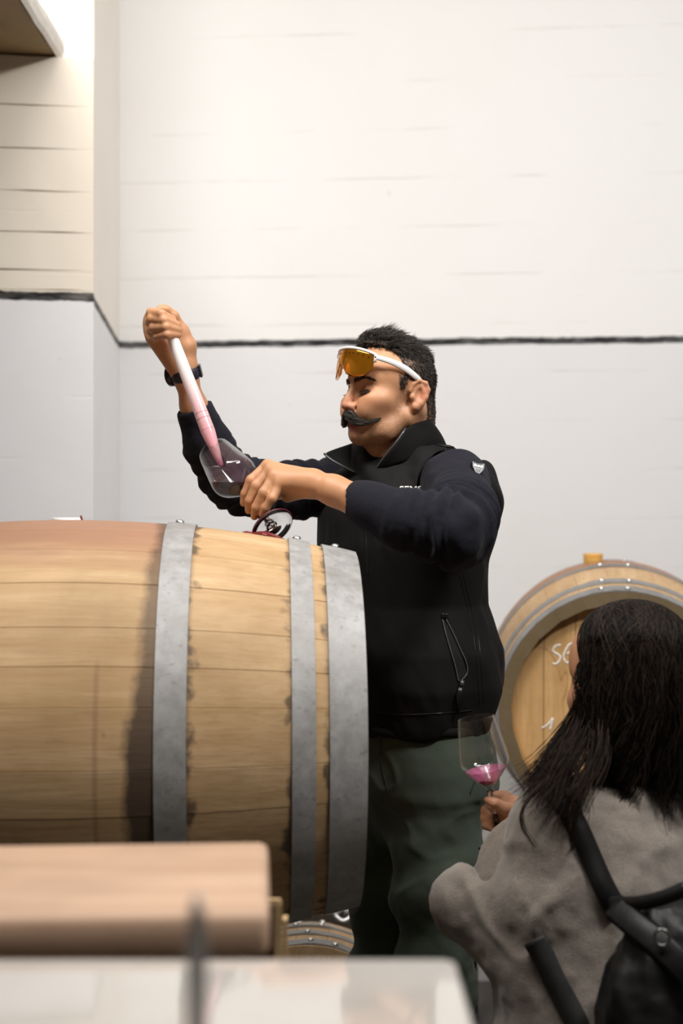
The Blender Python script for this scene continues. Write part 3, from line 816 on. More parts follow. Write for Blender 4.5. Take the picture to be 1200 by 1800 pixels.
def head_prims(F, nb, FV):
    def c(a, b, ra, rb, k=.01, cut=False): F.cone(H(*a), H(*b), ra, rb, k, cut)
    def e(p, r, k=.01, cut=False, rot=HR): F.ell(H(*p), r, k, cut, rot)
    e((.006, 0, .0375), (.079, .0735, .0735), 0)
    e((.038, 0, .040), (.0475, .059, .055), .03)
    e((.036, 0, -.028), (.046, .050, .052), .03)
    e((.056, 0, -.038), (.032, .034, .034), .025)
    for s in (1, -1):
        c((.008, s * .052, -.036), (.036, s * .040, -.062), .0165, .0155, .022)
        c((.036, s * .040, -.062), (.064, s * .013, -.072), .0155, .0145, .022)
        e((.060, s * .046, -.010), (.026, .019, .017), .024)
        e((.072, s * .034, -.030), (.020, .017, .020), .02)
        c((.0830, s * .010, .027), (.0655, s * .046, .0305), .0075, .0075, .012)
    e((.0685, 0, -.0715), (.0165, .021, .0155), .014)
    for s in (1, -1): e((.0985, s * .033, .0090), (.021, .0165, .0105), .011, True)
    c((.0855, 0, .022), (.1005, 0, -.010), .0062, .0074, .008)
    c((.1005, 0, -.010), (.1030, 0, -.0205), .0074, .0092, .005)
    for s in (1, -1):
        e((.0910, s * .0115, -.0235), (.0110, .0055, .0072), .007)
        e((.0945, s * .0065, -.0315), (.0055, .0030, .0035), .002, True)
    c((.090, 0, -.030), (.0865, 0, -.046), .007, .007, .010)
    for s in (1, -1):
        e((.0700, s * .0315, .0085), (.0140, .0150, .0125), .004)
        c((.0835, s * .018, .0035), (.0790, s * .044, .0025), .0022, .0022, .0015, True)
        c((.0775, s * .030, .0175), (.070, s * .044, .0150), .0012, .0012, .004, True)
        c((.0870, 0, -.0480), (.079, s * .021, -.0500), .0046, .003, .005)
        c((.0850, 0, -.0635), (.0770, s * .018, -.0600), .0056, .003, .004)
        c((.0865, s * .019, -.0265), (.0755, s * .0330, -.0500), .0028, .0020, .008, True)
    c((.0880, -.016, -.0565), (.0880, .016, -.0565), .0034, .0034, .003, True)
    # ears
    for s in (1, -1):
        out = lambda p: (p[0], s * p[1], p[2])
        F.ell(H(-.007, s * .0755, .008), (.0165, .0058, .0265), .006, False,
              np.stack([hx * .90 - s * hy * .43, s * hy * .90 + hx * .43, hzv]))
        rim = [(.010, .072, .012), (.006, .0745, .025), (-.004, .079, .0325), (-.016, .083, .029), (-.0220, .084, .017), (-.0195, .0825, .003), (-.0115, .079, -.009), (-.003, .0755, -.016)]
        F.chain([H(*out(p)) for p in rim], [.0035, .0034, .0036, .0038, .0036, .0034, .0038, .0048], .003)
        F.ell(H(-.002, s * .0745, -.0155), (.0070, .0050, .0075), .004, False, HR)
        F.ell(H(-.004, s * .0835, .007), (.0088, .0082, .0138), .002, True, HR)
        F.chain([H(*out(p)) for p in [(-.008, .081, .024), (-.013, .081, .014), (-.0115, .080, .002)]], [.0022, .0026, .0022], .003)
        F.ell(H(.0065, s * .0740, .001), (.0042, .0042, .0062), .003, False, HR)
    # neck
    F.cone(H(-.028, 0, -.020), nb, .053, .060, .02)
    F.cone(H(.022, 0, -.050), nb + np.array([FV[0], FV[1], 0]) * .035, .028, .030, .03)
    F.cone(H(-.018, .055, -.02), nb + np.array([FV[0], FV[1], 0]) * .052 + [0, 0, -.01], .014, .010, .02)
    F.ell(H(.016, 0, -.104), (.012, .010, .013), .02, False, HR)

hx0, hx1 = -.375, .215
Fm = Field(axis(-.40, .42, [(hx0, hx1)], .0022, .012), axis(2.30, 3.0, [(2.395, 2.80)], .0023, .012), axis(-.01, 1.89, [(1.475, 1.87)], .0022, .014))
head_prims(Fm, P(706, 812, 2.715), FV)
# hidden body under the clothes: trunk, thighs, calves, feet
def ring(rows, D, u=LV, v=FV, dx=0.0):
    rows = sorted(rows, key=lambda q: -q[0])
    C = [P(cx, py, D) for py, cx, a, b in rows]; return C, [q[2] + dx for q in rows], [q[3] + dx for q in rows]
VROWS = [(1275, 722, .160, .130), (1262, 724, .167, .137), (1200, 727, .188, .152), (1140, 724, .187, .153), (1060, 712, .168, .140), (1010, 709, .178, .143),
         (960, 708, .188, .147), (900, 708, .192, .140), (862, 707, .190, .126), (832, 706, .166, .110), (810, 704, .125, .097), (792, 702, .090, .082), (776, 700, .074, .072)]
C, A, B = ring([q for q in VROWS if q[0] > 790], 2.745, dx=-.032); Fm.loft(C, A, B, LV, FV, .03)
hipL = P(772, 1370, 2.67); hipR = P(694, 1370, 2.815); knL = P(762, 1720, 2.635); knR = P(676, 1720, 2.79)
anL = np.array([.165, 2.63, .09]); anR = np.array([.085, 2.765, .09])
Fm.ell(P(745, 1330, 2.745), (.10, .085, .11), .03)
for hp, kn, an in ((hipL, knL, anL), (hipR, knR, anR)):
    Fm.chain([hp, kn, an], [.066, .048, .036], .03)
    toe = an + np.array([FV[0] * .17, FV[1] * .17, -.06]); Fm.cone(an + [0, 0, -.05], toe, .035, .026, .02)
# arms
SHL = P(806, 850, 2.575); SHR = P(612, 848, 2.86)
LA = [SHL, P(812, 905, 2.455), P(795, 932, 2.36), P(708, 912, 2.375), P(642, 884, 2.40), P(585, 861, 2.425), P(552, 850, 2.44)]
Fm.chain(LA, [.032, .034, .036, .039, .0285, .0225, .0195], .02)
Fm.cone(P(640, 888, 2.41), P(560, 856, 2.45), .022, .016, .015)
RA = [SHR, P(520, 862, 2.80), P(440, 858, 2.745), P(400, 842, 2.715), P(366, 782, 2.68), P(341, 716, 2.655), P(330, 676, 2.638)]
Fm.chain(RA, [.034, .042, .038, .037, .031, .0225, .0215], .02)
# left hand: back to the viewer, fingers hang over the stem
wr = P(548, 849, 2.44)
mcp = [P(470, 819, 2.488), P(475, 827, 2.468), P(482, 838, 2.452), P(490, 851, 2.444)]
for q, r0, r1 in zip(mcp, (.017, .0175, .0165, .0155), (.0105, .0105, .0105, .0100)): Fm.cone(wr, q, r0, r1, .016)
Fm.ell(P(515, 846, 2.462), (.030, .016, .0155), .02)
fing = [([mcp[0], P(441, 844, 2.476), P(431, 868, 2.480), P(428, 884, 2.484)], (.0105, .0090, .0082, .0068)),
        ([mcp[1], P(450, 854, 2.458), P(439, 880, 2.461), P(437, 897, 2.468)], (.0108, .0094, .0085, .0070)),
        ([mcp[2], P(463, 866, 2.440), P(450, 892, 2.446), P(447, 908, 2.454)], (.0104, .0091, .0082, .0068)),
        ([mcp[3], P(478, 876, 2.432), P(467, 893, 2.437), P(461, 905, 2.444)], (.0098, .0084, .0076, .0062))]
for pts, rs in fing:
    Fm.chain(pts, rs, .0035)
Fm.chain([P(540, 848, 2.462), P(508, 862, 2.492), P(478, 868, 2.512), P(456, 874, 2.517)], (.016, .0155, .0105, .0085), .010)     # thumb behind the stem
Fm.cone(P(542, 858, 2.445), P(505, 873, 2.462), .0145, .0105, .012)                                                            # heel of the hand
for q in mcp: Fm.cone(wr + np.array([-.02, -.004, .004]), q + np.array([0, -.004, .002]), .0030, .0045, .012)                     # tendons
# right hand: a raised fist closed round the thief, thumb over its top
rw = P(327, 664, 2.636)
mr = [P(266, 556, 2.628), P(264, 567, 2.626), P(265, 581, 2.624), P(269, 595, 2.620)]
for q, r0, r1 in zip(mr, (.019, .019, .018, .017), (.0105, .011, .0108, .0100)): Fm.cone(P(319, 645, 2.634), q, r0, r1, .018)
Fm.cone(rw, P(312, 618, 2.637), .0205, .0215, .014); Fm.cone(P(312, 618, 2.637), P(290, 575, 2.64), .022, .015, .016)
Fm.chain([P(326, 640, 2.634), P(326, 608, 2.628), P(318, 584, 2.622), P(304, 560, 2.612)], (.0185, .0180, .0135, .0100), .012)   # thenar and thumb
Fm.chain([P(318, 584, 2.622), P(304, 556, 2.606), P(291, 545, 2.598), P(281, 542, 2.594)], (.0125, .0100, .0088, .0072), .007)
fr_ = [([mr[0], P(266, 550, 2.596), P(284, 552, 2.570), P(304, 561, 2.582)], (.0102, .0088, .0082, .0066)),
       ([mr[1], P(267, 561, 2.588), P(289, 563, 2.5655), P(312, 571, 2.580)], (.0106, .0090, .0084, .0068)),
       ([mr[2], P(271, 576, 2.586), P(292, 575, 2.5635), P(314, 580, 2.580)], (.0104, .0088, .0082, .0066)),
       ([mr[3], P(277, 591, 2.588), P(294, 588, 2.564), P(313, 589, 2.580)], (.0096, .0082, .0078, .0064))]
for pts, rs in fr_:
    Fm.chain(pts, rs, .003)
    Fm.ell(pts[1], (rs[1] * 1.07,) * 3, .003)
v, f = Fm.mesh(); v = relax(v, f, 1, .4); nrm = vnormals(v, f)
L3 = Hloc(v); X_, Y_, Z_ = L3.T
skin = np.array([.54, .270, .142]); colr = np.tile(skin, (len(v), 1)) * (1 + .07 * fbm(v, 45, 3))[:, None]
def blend(mask, c, a=1.0):
    global colr
    k = (np.clip(mask, 0, 1) * a)[:, None]; colr = colr * (1 - k) + np.array(c) * k
ishead = (np.linalg.norm(L3, axis=1) < .19) & (Z_ > -.16)
g = lambda p, r: np.exp(-(((L3 - np.array(p)) / np.array(r)) ** 2).sum(1))
blend(ishead * g((.102, 0, -.022), (.02, .02, .014)), (.56, .235, .155), .75)
for s in (1, -1):
    blend(ishead * g((.066, s * .042, -.014), (.022, .022, .018)), (.58, .235, .145), .60)
    blend(ishead * g((-.012, s * .085, .008), (.022, .012, .028)), (.60, .235, .145), .65)
    blend(ishead * g((.080, s * .032, .011), (.014, .019, .009)), (.36, .165, .105), .55)
lower = sstep(Z_, -.020, -.052) * sstep(X_, -.005, .02) * (1 - np.exp(-((X_ - .088) ** 2 / .0002 + (Z_ + .055) ** 2 / .00010 + Y_ ** 2 / .0006)))
beard = np.maximum(lower, sstep(Z_, .03, .0) * sstep(np.abs(X_ - .022), .02, .006) * sstep(np.abs(Y_), .045, .055))
stub = .55 + .45 * np.clip(vnoise(v, 420) * 1.6, -1, 1)
blend(ishead * beard * (Z_ > -.125) * stub, (.19, .115, .075), .52)
blend(ishead * sstep(Z_, -.038, -.043) * sstep(np.abs(Y_), .024, .018) * sstep(Z_, -.0700, -.0665) * sstep(X_, .074, .078), (.42, .15, .12), .8)
xl_ = np.interp(Z_, [-.06, -.048, .0, .012, .030, .036, .05, .068, .080, .088, .12], [-.055, -.046, -.034, -.026, -.018, .024, .026, .030, .037, .052, .12])
scalp = sstep(X_, xl_ + .004, xl_ - .004) * sstep(Z_, -.062, -.040) * (.35 + .65 * sstep(Z_, -.04, .05)) * (np.abs(Y_) < .0765)
blend(ishead * scalp, (.12, .085, .068), .80)
m = NT('man_skin'); cc = m.attr(); nz = m.noise(m.coord(), 420, 3)
m.set(base=cc, rough=.48, spec=.42, sss=.10, sscale=.006, srad=(1, .35, .18), normal=m.bump(nz, .10, .0006)); M_skin = m.m
body = mesh('body', v, f, M_skin, man, world=True, col=colr)
print('man body', len(v))
# eyes, lashes, brows, teeth
M_eyew = simple('eye_white', (.62, .56, .52), .12); M_iris = simple('dark_brown_iris', (.022, .011, .006), .08)
M_hair = NT('near_black_hair'); M_hair.set(base=M_hair.mix(M_hair.ramp(M_hair.noise(M_hair.coord(scale=(1, 1, .5)), 520, 2), [(.35, 0.0), (.72, 1.0)]), (.010, .008, .007), (.085, .066, .055)), rough=.5, spec=.3); M_hair = M_hair.m
bS = bvh_of(v, f)
def onskin(y, z, off=0.0):
    o_ = H(.16, y, z); p, n, i, t = bS.ray_cast(Vector(o_), Vector(-hx))
    return Hloc(np.array(p)) + [off, 0, 0] if p is not None else np.array([.08, y, z])
for s in (1, -1):
    ec = H(.0700, s * .0315, .0085)
    q = Matrix.Translation(Vector(ec - wloc(man))) @ Vector((0, 0, 1)).rotation_difference(Vector(hx * .93 - hzv * .36)).to_matrix().to_4x4()
    r = .0132
    e_ = MB().lathe([(r * math.sin(t), -r * math.cos(t)) if 0 < t < math.pi else (0, -r if t == 0 else r) for t in np.linspace(0, math.pi, 14)], 20, q).obj('eye', M_eyew, man)
    MB().lathe([(0, r * 1.003), (.0025, r * .988), (.0056, r * .907)][::-1], 20, q).obj('iris', M_iris, e_)
    lash = [H(.0845, s * .0190, .0052), H(.0860, s * .027, .0040), H(.0845, s * .037, .0036), H(.0800, s * .0450, .0048)]
    la = MB().tube(smooth_path(lash, 14), [(.0011, .0018)] * 14, 6)
    for t in np.linspace(.05, .95, 16):
        p = smooth_path(lash, 40)[int(t * 39)]; la.tube([p, p + hx * .004 - hzv * .0022, p + hx * .0072 - hzv * .002], [.0004, .0003, .0001], 4)
    la.obj('eyelashes', M_hair, man, world=True)
    N = 260; t = RNG.random(N); w = RNG.standard_normal(N) * .45
    gd = smooth_path([(0, s * .009, .0235), (0, s * .022, .0275), (0, s * .036, .0300), (0, s * .050, .0260)], 60)[(t * 59).astype(int)]
    gd = gd + np.stack([w * 0, w * 0, w * .0042 * (1 - .55 * t)], 1)
    base = np.array([onskin(q[1], q[2]) for q in gd])
    dirs = np.stack([.25 - .6 * t, s * (.6 + .3 * t), .45 - .75 * t], 1)
    PT = np.stack([base - np.array([.001, 0, 0]), base + dirs * .004 + [.0012, 0, 0], base + dirs * .0085 + [.0006 - .001, 0, 0]], 1)
    vv, ff = strands_vf(HC + PT @ HR, np.array([.00042, .0004, .0001]))
    mesh('eyebrow', vv, ff, M_hair, man, world=True)['kind'] = 'stuff'
MB().tube([H(.0790, -.014, -.0550), H(.0835, 0, -.0550), H(.0790, .014, -.0550)], [(.0032, .0016)] * 3, 8).obj('teeth', simple('teeth_enamel', (.75, .68, .58), .25), man, world=True)
# handlebar moustache
m = NT('single_dark_hairs'); m.set(base=m.attr(), rough=.42, spec=.4); M_str = m.m
MP = [(.001, -.0375), (.012, -.0425), (.024, -.0475), (.036, -.0515), (.0470, -.0500), (.0545, -.0430)]
mst = MB(); PT = []
for s in (1, -1):
    p = smooth_path([(0, s * y, z) for y, z in MP], 60); p = np.array([onskin(q[1], q[2], .0035) for q in p])
    p[:, 0] = np.convolve(np.pad(p[:, 0], 6, 'edge'), np.ones(13) / 13, 'valid')
    hh = lambda t: (.0102 * (.85 + .15 * min(1, t * 6)) * (1 - .86 * max(0, t - .30) / .70))
    mst.tube([H(*q) for q in p[::2]], [(hh(t) * .50, .0030 * (1 - .7 * t)) for t in np.linspace(0, 1, 30)], 10, up=hzv)
    for i in range(850):
        t0 = RNG.random() ** 1.1 * .80; ln = .12 + .18 * RNG.random(); a = RNG.random() * 2 * math.pi; rr = .45 + .85 * RNG.random()
        ks = []
        for u in (0, .33, .66, 1.0):
            t = min(1, t0 + ln * u * .8); q = p[int(t * 59)]
            drop = (-.0028 * u * u * (1 - t)) if math.sin(a) < .25 else -.0015 * u * (1 - t)
            ks.append(q + np.array([math.cos(a) * .0070 * (1 - .75 * t) * rr + .0015 * u * (1 - t), s * .001 * u, math.sin(a) * hh(t) * rr * (1 - .12 * u) + drop]))
        PT.append(ks)
mb_ = mst.obj('moustache', M_hair, man, world=True)
vv, ff = strands_vf(HC + np.array(PT) @ HR, np.array([.00055, .00060, .00048, .00008]))
o = mesh('moustache_hairs', vv, ff, M_str, mb_, world=True, col=strand_cols(len(PT), 12, (.006, .005, .004), (.15, .12, .10))); o['kind'] = 'stuff'
# short hair: cap plus strands
bodyv, bodyn = v, nrm
def hair_mask(l):
    x, y, z = l[:, 0], np.abs(l[:, 1]), l[:, 2]
    xl = np.interp(z, [-.06, -.048, .0, .012, .030, .036, .05, .068, .080, .088, .12], [-.055, -.046, -.034, -.026, -.018, .024, .026, .030, .037, .052, .12])
    m_ = sstep(x, xl + .003, xl - .003) * sstep(z, -.062, -.045)
    burn = (z < .040) & (z > .016) & (np.abs(x - .027) < .0045 + .004 * (z - .016) / .02) & (y > .04)
    return np.maximum(m_, burn * 1.0)
hk = Field(axis(HC[0] - .15, HC[0] + .15, [(-9, 9)], .003), axis(HC[1] - .15, HC[1] + .15, [(-9, 9)], .003), axis(HC[2] - .10, HC[2] + .18, [(-9, 9)], .003))
hk.ell(H(.006, 0, .0385), (.0800, .0725, .0735), 0, False, HR)
hk.ell(H(.032, 0, .084), (.050, .046, .034), .03, False, HR)
def facecut(Q):
    l = (Q - HC) @ HR.T; x, z = l[..., 0], l[..., 2]
    return np.minimum(np.interp(z, [-.05, .045, .06, .074, .082, .090, .098, .2], [-.10, -.02, .016, .023, .032, .052, .082, .12]) - x, z - .052)
hk.op(facecut, HC - .16, HC + .19, .004, True, 0)
v, f = hk.mesh(); v = relax(v, f, 2); n_ = vnormals(v, f)
m = NT('short_faded_hair'); zc_ = m.noise(m.coord(scale=(1, 1, .4)), 260, 3)
m.set(base=m.mix(zc_, (.018, .014, .012), (.060, .046, .038)), rough=.6, spec=.25, normal=m.bump(zc_, .6, .002)); M_cap = m.m
hair = mesh('hair', v, f, M_cap, man, world=True)
lb = Hloc(bodyv); near = np.where((np.linalg.norm(lb, axis=1) < .17) & (lb[:, 2] > -.06))[0]
mk = hair_mask(lb[near]); near = near[(mk > .5) & (np.abs(lb[near][:, 1]) < .0765) & (lb[near][:, 2] < .092)]
capi = np.where((Hloc(v) ** 2 / np.array([.062, .062, .090]) ** 2).sum(1) > .6)[0]
N1, N2 = 15000, 7000
p1 = RNG.choice(near, N1); p2 = RNG.choice(capi, N2)
root = np.concatenate([bodyv[p1], v[p2]]) + RNG.standard_normal((N1 + N2, 3)) * .0009
ln_ = np.concatenate([bodyn[p1], n_[p2]]) @ HR.T; rl = Hloc(root); N = N1 + N2
topk = sstep(rl[:, 2], .070, .098); fr0 = sstep(rl[:, 0], .015, .060) * topk; fade = sstep(rl[:, 2], -.03, .06)
length = .0026 + .0040 * fade + .0125 * topk + .008 * fr0; length *= .7 + .6 * RNG.random(N)
comb = np.stack([-.35 - .55 * topk + .55 * fr0, .15 * RNG.standard_normal(N), -.75 + .85 * topk + .35 * fr0], 1) + .20 * RNG.standard_normal((N, 3)) + .5 * np.stack([vnoise(rl, 60), vnoise(rl + 5, 60), vnoise(rl + 9, 60)], 1)
d0 = ln_ * (.25 + .35 * topk[:, None]) + comb * .55; d0 /= np.linalg.norm(d0, axis=1)[:, None]
d1 = ln_ * .10 + comb + np.stack([-.9 * fr0, 0 * fr0, -.1 * topk], 1); d1 /= np.linalg.norm(d1, axis=1)[:, None]
PT = np.stack([rl - ln_ * .001, rl + d0 * length[:, None] * .4, rl + (d0 * .4 + d1 * .35) * length[:, None], rl + (d0 * .4 + d1 * .62) * length[:, None]], 1)
vv, ff = strands_vf(HC + PT @ HR, np.array([.00042, .0004, .00035, .0001]))
o = mesh('hair_strands', vv, ff, M_str, hair, world=True, col=strand_cols(len(PT), 12, (.009, .007, .006), (.12, .092, .075), 2.2)); o['kind'] = 'stuff'

# ---------------------------------------------------------------- clothes
def cloth_mat(name, A, B, weave=900, rough=.9, sheen=.25, rib=None, bstr=.25):
    m = NT(name); n = m.noise(m.coord(), weave * .25, 4, .7); big = m.noise(m.coord(), 9, 4)
    c = m.mix(n, A, B); c = m.mix(m.math('MULTIPLY', big, .35), c, tuple(q * .7 for q in A))
    m.set(base=c, rough=rough, spec=.14, sheen=sheen, sheenr=.5)
    m.set(normal=m.bump(n, bstr, .0015)); return m.m
M_vest = cloth_mat('black_softshell', (.0075, .0071, .0073), (.0110, .0104, .0106), 700, .78, .0, bstr=.10)
M_knit = cloth_mat('navy_black_knit', (.0085, .0085, .0130), (.0215, .0215, .0310), 900, .95, .03, bstr=.5)
M_trs = cloth_mat('dark_green_trouser_cloth', (.050, .064, .048), (.070, .088, .067), 800, .75, .05, bstr=.12)
M_trim = simple('glossy_black_trim', (.008, .008, .008), .3); M_teeth = simple('zip_teeth', (.10, .10, .105), .3, .6)

def folds(v, n, fn): return v + n * fn(v)[:, None]
def arm_param(v, pts):
    """nearest position along an arm path: (arc length, distance)"""
    pts = np.asarray(pts); best = np.full(len(v), 9.); arc = np.zeros(len(v)); s0 = 0
    for a, b in zip(pts[:-1], pts[1:]):
        ab = b - a; L = np.linalg.norm(ab); t = np.clip((v - a) @ ab / L ** 2, 0, 1); d = np.linalg.norm(v - a - t[:, None] * ab, axis=1)
        m_ = d < best; best[m_] = d[m_]; arc[m_] = s0 + t[m_] * L; s0 += L
    return arc, best, s0
sweater = empty('sweater', tuple(np.zeros(3)), None); sweater.parent = man
def sleeve(pts, rs, fieldbox, wrist_pts, wr_, wrinkle):
    F = Field(*[axis(a, b, [(-9, 9)], .0033) for a, b in fieldbox])
    F.chain(pts, rs, .03)
    d = (pts[-1] - pts[-2]) / np.linalg.norm(pts[-1] - pts[-2]); e = pts[-1]
    F.op(lambda Q: -((Q - e) @ d) * 1.0, e - .07, e + .07, .002, True, .02)        # square cuff
    F.cone(e - d * .012, e + d * .06, wr_, wr_, .003, True)                          # hollow cuff
    v, f = F.mesh(); v = relax(v, f, 2); n = vnormals(v, f)
    arc, dist, tot = arm_param(v, pts); v = relax(v + n * wrinkle(v, arc, tot)[:, None], f, 1, .3)
    return mesh('sleeve', v, f, M_knit, sweater, world=True), v, f
def wr_left(v, arc, tot):
    el = np.linalg.norm(pL[1] - pL[0]) + np.linalg.norm(pL[2] - pL[1])
    ph = arc * 1.0 + .012 * fbm(v, 14, 2)
    w = np.exp(-((arc - el + .03) / .075) ** 2)
    ridges = .0078 * w * np.sin(ph * 2 * math.pi / .026)
    cuff = sstep(arc, tot - .085, tot - .05); rib = .0006 * cuff * 0
    return ridges + .003 * fbm(v, 22, 3) * (1 - cuff) + rib
pL = [P(800, 850, 2.585), P(812, 905, 2.455), P(795, 930, 2.355), P(710, 913, 2.37), P(650, 889, 2.392), P(613, 873, 2.408)]
slL, vL, fL = sleeve(pL, (.064, .0585, .0570, .0455, .0350, .0280), [(.005, .30), (2.25, 2.70), (1.38, 1.65)], None, .0245, wr_left)
pR = [P(630, 850, 2.86), P(520, 862, 2.80), P(440, 858, 2.745), P(400, 842, 2.715), P(366, 782, 2.68), P(341, 716, 2.655)]
def wr_right(v, arc, tot):
    w = np.exp(-((arc - .24) / .10) ** 2) + .6 * np.exp(-((arc - .05) / .08) ** 2)
    return .0042 * w * np.sin((arc + .012 * fbm(v, 14, 2)) * 2 * math.pi / .030) + .003 * fbm(v, 22, 3)
slR, vR, fR = sleeve(pR, (.060, .052, .0480, .0470, .0400, .0335), [(-.36, .10), (2.57, 2.95), (1.42, 1.75)], None, .027, wr_right)
bL = bvh_of(vL, fL)

vest = empty('vest', tuple(np.zeros(3))); vest.parent = man
F = Field(axis(-.10, .36, [(-9, 9)], .004), axis(2.44, 3.0, [(-9, 9)], .004), axis(1.08, 1.65, [(-9, 9)], .004))
C, A, B = ring(VROWS, 2.745); F.loft(C, A, B, LV, FV, 0, 2.25)
F.ell(P(846, 884, 2.665), (.036, .06, .082), .03)          # gaping back edge of the armhole
F.ell(P(612, 850, 2.855), (.055, .055, .05), .03)
F.cone(P(720, 802, 2.69), P(792, 824, 2.61), .040, .036, .03)  # shoulder
F.cone(P(690, 806, 2.75), P(624, 826, 2.83), .036, .034, .03)
arm = [np.asarray(q) for q in pL]
F.chain(arm[:3], (.066, .0605, .059), .006, True)               # armhole round the near sleeve
nb = P(706, 812, 2.715); F.cone(nb + [0, 0, .10], nb + [0, 0, -.02], .057, .057, .006, True)
v, f = F.mesh(); v = relax(v, f, 3); n = vnormals(v, f)
def vest_folds(v):
    z = v[:, 2]; ang = np.arctan2((v - C[5])[:, 0], -(v - C[5])[:, 1])
    q = np.stack([v[:, 0] * 1.6 + .5 * z, v[:, 1] * 1.6, z * .55], 1)
    a = .0065 * fbm(q, 9, 3)
    low = sstep(z, 1.28, 1.16) * .006 * np.sin(ang * 9 + 3 * fbm(v, 6, 2))
    up = sstep(z, 1.46, 1.54) * .005 * np.sin((v[:, 0] * .8 + z * .6) * 2 * math.pi / .07 + 2 * fbm(v, 8, 2))
    return a + low + up
v = folds(v, n, vest_folds)
vb = mesh('vest_body', v, f, M_vest, vest, world=True); bV = bvh_of(v, f)
# hem band
hem_z = P(0, 1268, 2.745)[2]
rows = [(np.interp(hem_z, [c[2] for c in C], A), np.interp(hem_z, [c[2] for c in C], B))]
a_, b_ = rows[0]; cx_ = C[0]
hp = [(cx_[0] + (a_ + .003) * math.cos(t) * LV[0] + (b_ + .003) * math.sin(t) * FV[0], cx_[1] + (a_ + .003) * math.cos(t) * LV[1] + (b_ + .003) * math.sin(t) * FV[1], hem_z + .002 * math.sin(5 * t)) for t in np.linspace(0, 2 * math.pi, 73)]
MB().tube(hp, [(.0085, .005)] * 73, 8, cap=False, up=(0, 0, 1)).obj('hem', M_vest, vest, world=True)
# stand collar, open at the throat
def ctab(s, xs, ys): return np.interp(s, xs, ys)
nS, nT = 46, 9; cv = []; D3 = math.radians
for i in range(nS):
    s = i / (nS - 1)
    tt = D3(ctab(s, [0, .25, .5, .8, 1], [72, 130, 190, 268, 322])); tb_ = D3(ctab(s, [0, .25, .5, .8, 1], [22, 105, 185, 270, 345]))
    rt_ = ctab(s, [0, .12, .3, .5, .75, .9, 1], [.080, .072, .066, .066, .074, .098, .128]); rb_ = ctab(s, [0, .3, .5, .8, 1], [.086, .088, .086, .088, .088])
    zt_ = ctab(s, [0, .08, .3, .45, .7, .9, 1], [757, 746, 733, 731, 747, 778, 797]); zb_ = ctab(s, [0, .2, .5, .8, 1], [833, 800, 785, 803, 833])
    ct = P(691, 0, 2.695); cb_ = P(702, 0, 2.712)
    for j in range(nT):
        w = j / (nT - 1); th_ = tb_ + (tt - tb_) * w; r_ = rb_ + (rt_ - rb_) * w + .005 * math.sin(math.pi * w)
        c_ = cb_ * (1 - w) + ct * w; z_ = EYE - ((zb_ * (1 - w) + zt_ * w) - 900) / FPX * 2.70
        wv = .0035 * math.sin(s * 23 + 4 * w)
        cv.append((c_[0] + (r_ + wv) * (math.cos(th_) * FV[0] + math.sin(th_) * LV[0]), c_[1] + (r_ + wv) * (math.cos(th_) * FV[1] + math.sin(th_) * LV[1]), z_))
cf = [(i * nT + j, (i + 1) * nT + j, (i + 1) * nT + j + 1, i * nT + j + 1) for i in range(nS - 1) for j in range(nT - 1)]
co_ = mesh('collar', cv, cf, M_vest, vest, world=True); sm = co_.modifiers.new('t', 'SOLIDIFY'); sm.thickness = .006; sm.offset = 0
ss = co_.modifiers.new('s', 'SUBSURF'); ss.levels = 1; ss.render_levels = 1
cv = np.array(cv).reshape(nS, nT, 3)
MB().tube(cv[0], .0022, 6).obj('zip_edge', M_teeth, co_, world=True)
MB().tube(cv[-1], .0022, 6).obj('zip_edge', M_teeth, co_, world=True)
# front zip, pockets, seams
def on(name, pts, rad, mat_, parent=vest, b=None, n=30, off=.0003):
    q = hits(b or bV, pts, n, off)
    if len(q) > 2: return MB().tube(q, rad, 6).obj(name, mat_, parent, world=True)
on('front_zip', [(641, 915), (644, 960), (647, 1010)], .0012, M_trim)
pk = empty('side_pocket', (0, 0, 0)); pk.parent = vest
lineA = [(777, 1090), (782, 1112), (790, 1140), (798, 1168), (804, 1196)]; lineB = [(783, 1090), (796, 1115), (808, 1143), (817, 1163), (819, 1182), (808, 1198)]
qa = hits(bV, lineA, 34, .0022); qb = hits(bV, lineB, 34, .0034)
vv = np.stack([hits(bV, lineA, 34, .0012), hits(bV, lineB, 34, .0016)], 1).reshape(-1, 3)
mesh('pocket_mouth', vv, [(2 * i, 2 * i + 1, 2 * i + 3, 2 * i + 2) for i in range(33)], simple('pocket_lining', (.003, .003, .003), .9), pk, world=True)
for q in (qa, qb):
    mb = MB(); mb.tube(q, .0011, 6)
    for p_ in smooth_path(q, 60)[::1]: mb.ball(p_, .0016, 4)
    mb.obj('zip_teeth', M_teeth, pk, world=True)
hb = hit(bV, 780, 1083, .003); MB().box(hb[0], (.0115, .006, .009), bev=.0015).obj('zip_stop', M_trim, pk, True, world=True)
pl = [hit(bV, *q, .006)[0] for q in ((809, 1196), (807, 1206), (803, 1220), (802, 1250))]
MB().tube([pl[0], pl[1]], (.0042), 8).obj('zip_slider', M_teeth, pk, world=True)
MB().tube(pl[1:], [(.0045, .002), (.0045, .002), (.004, .002)], 8).obj('zip_pull', M_trim, pk, world=True)
on('side_seam', [(815, 1010), (828, 1070), (840, 1120), (846, 1180), (850, 1236)], .0008, M_trim)
on('side_seam', [(808, 1010), (821, 1070), (832, 1120), (838, 1180), (843, 1240)], .0007, M_trim)
on('hem_seam', [(660, 1252), (710, 1256), (770, 1254), (830, 1248)], .0012, M_trim)
on('shoulder_seam', [(756, 779), (776, 784), (800, 786)], .0014, M_trim)
on('chest_seam', [(742, 858), (756, 832), (768, 806), (785, 790)], .0016, M_trim)
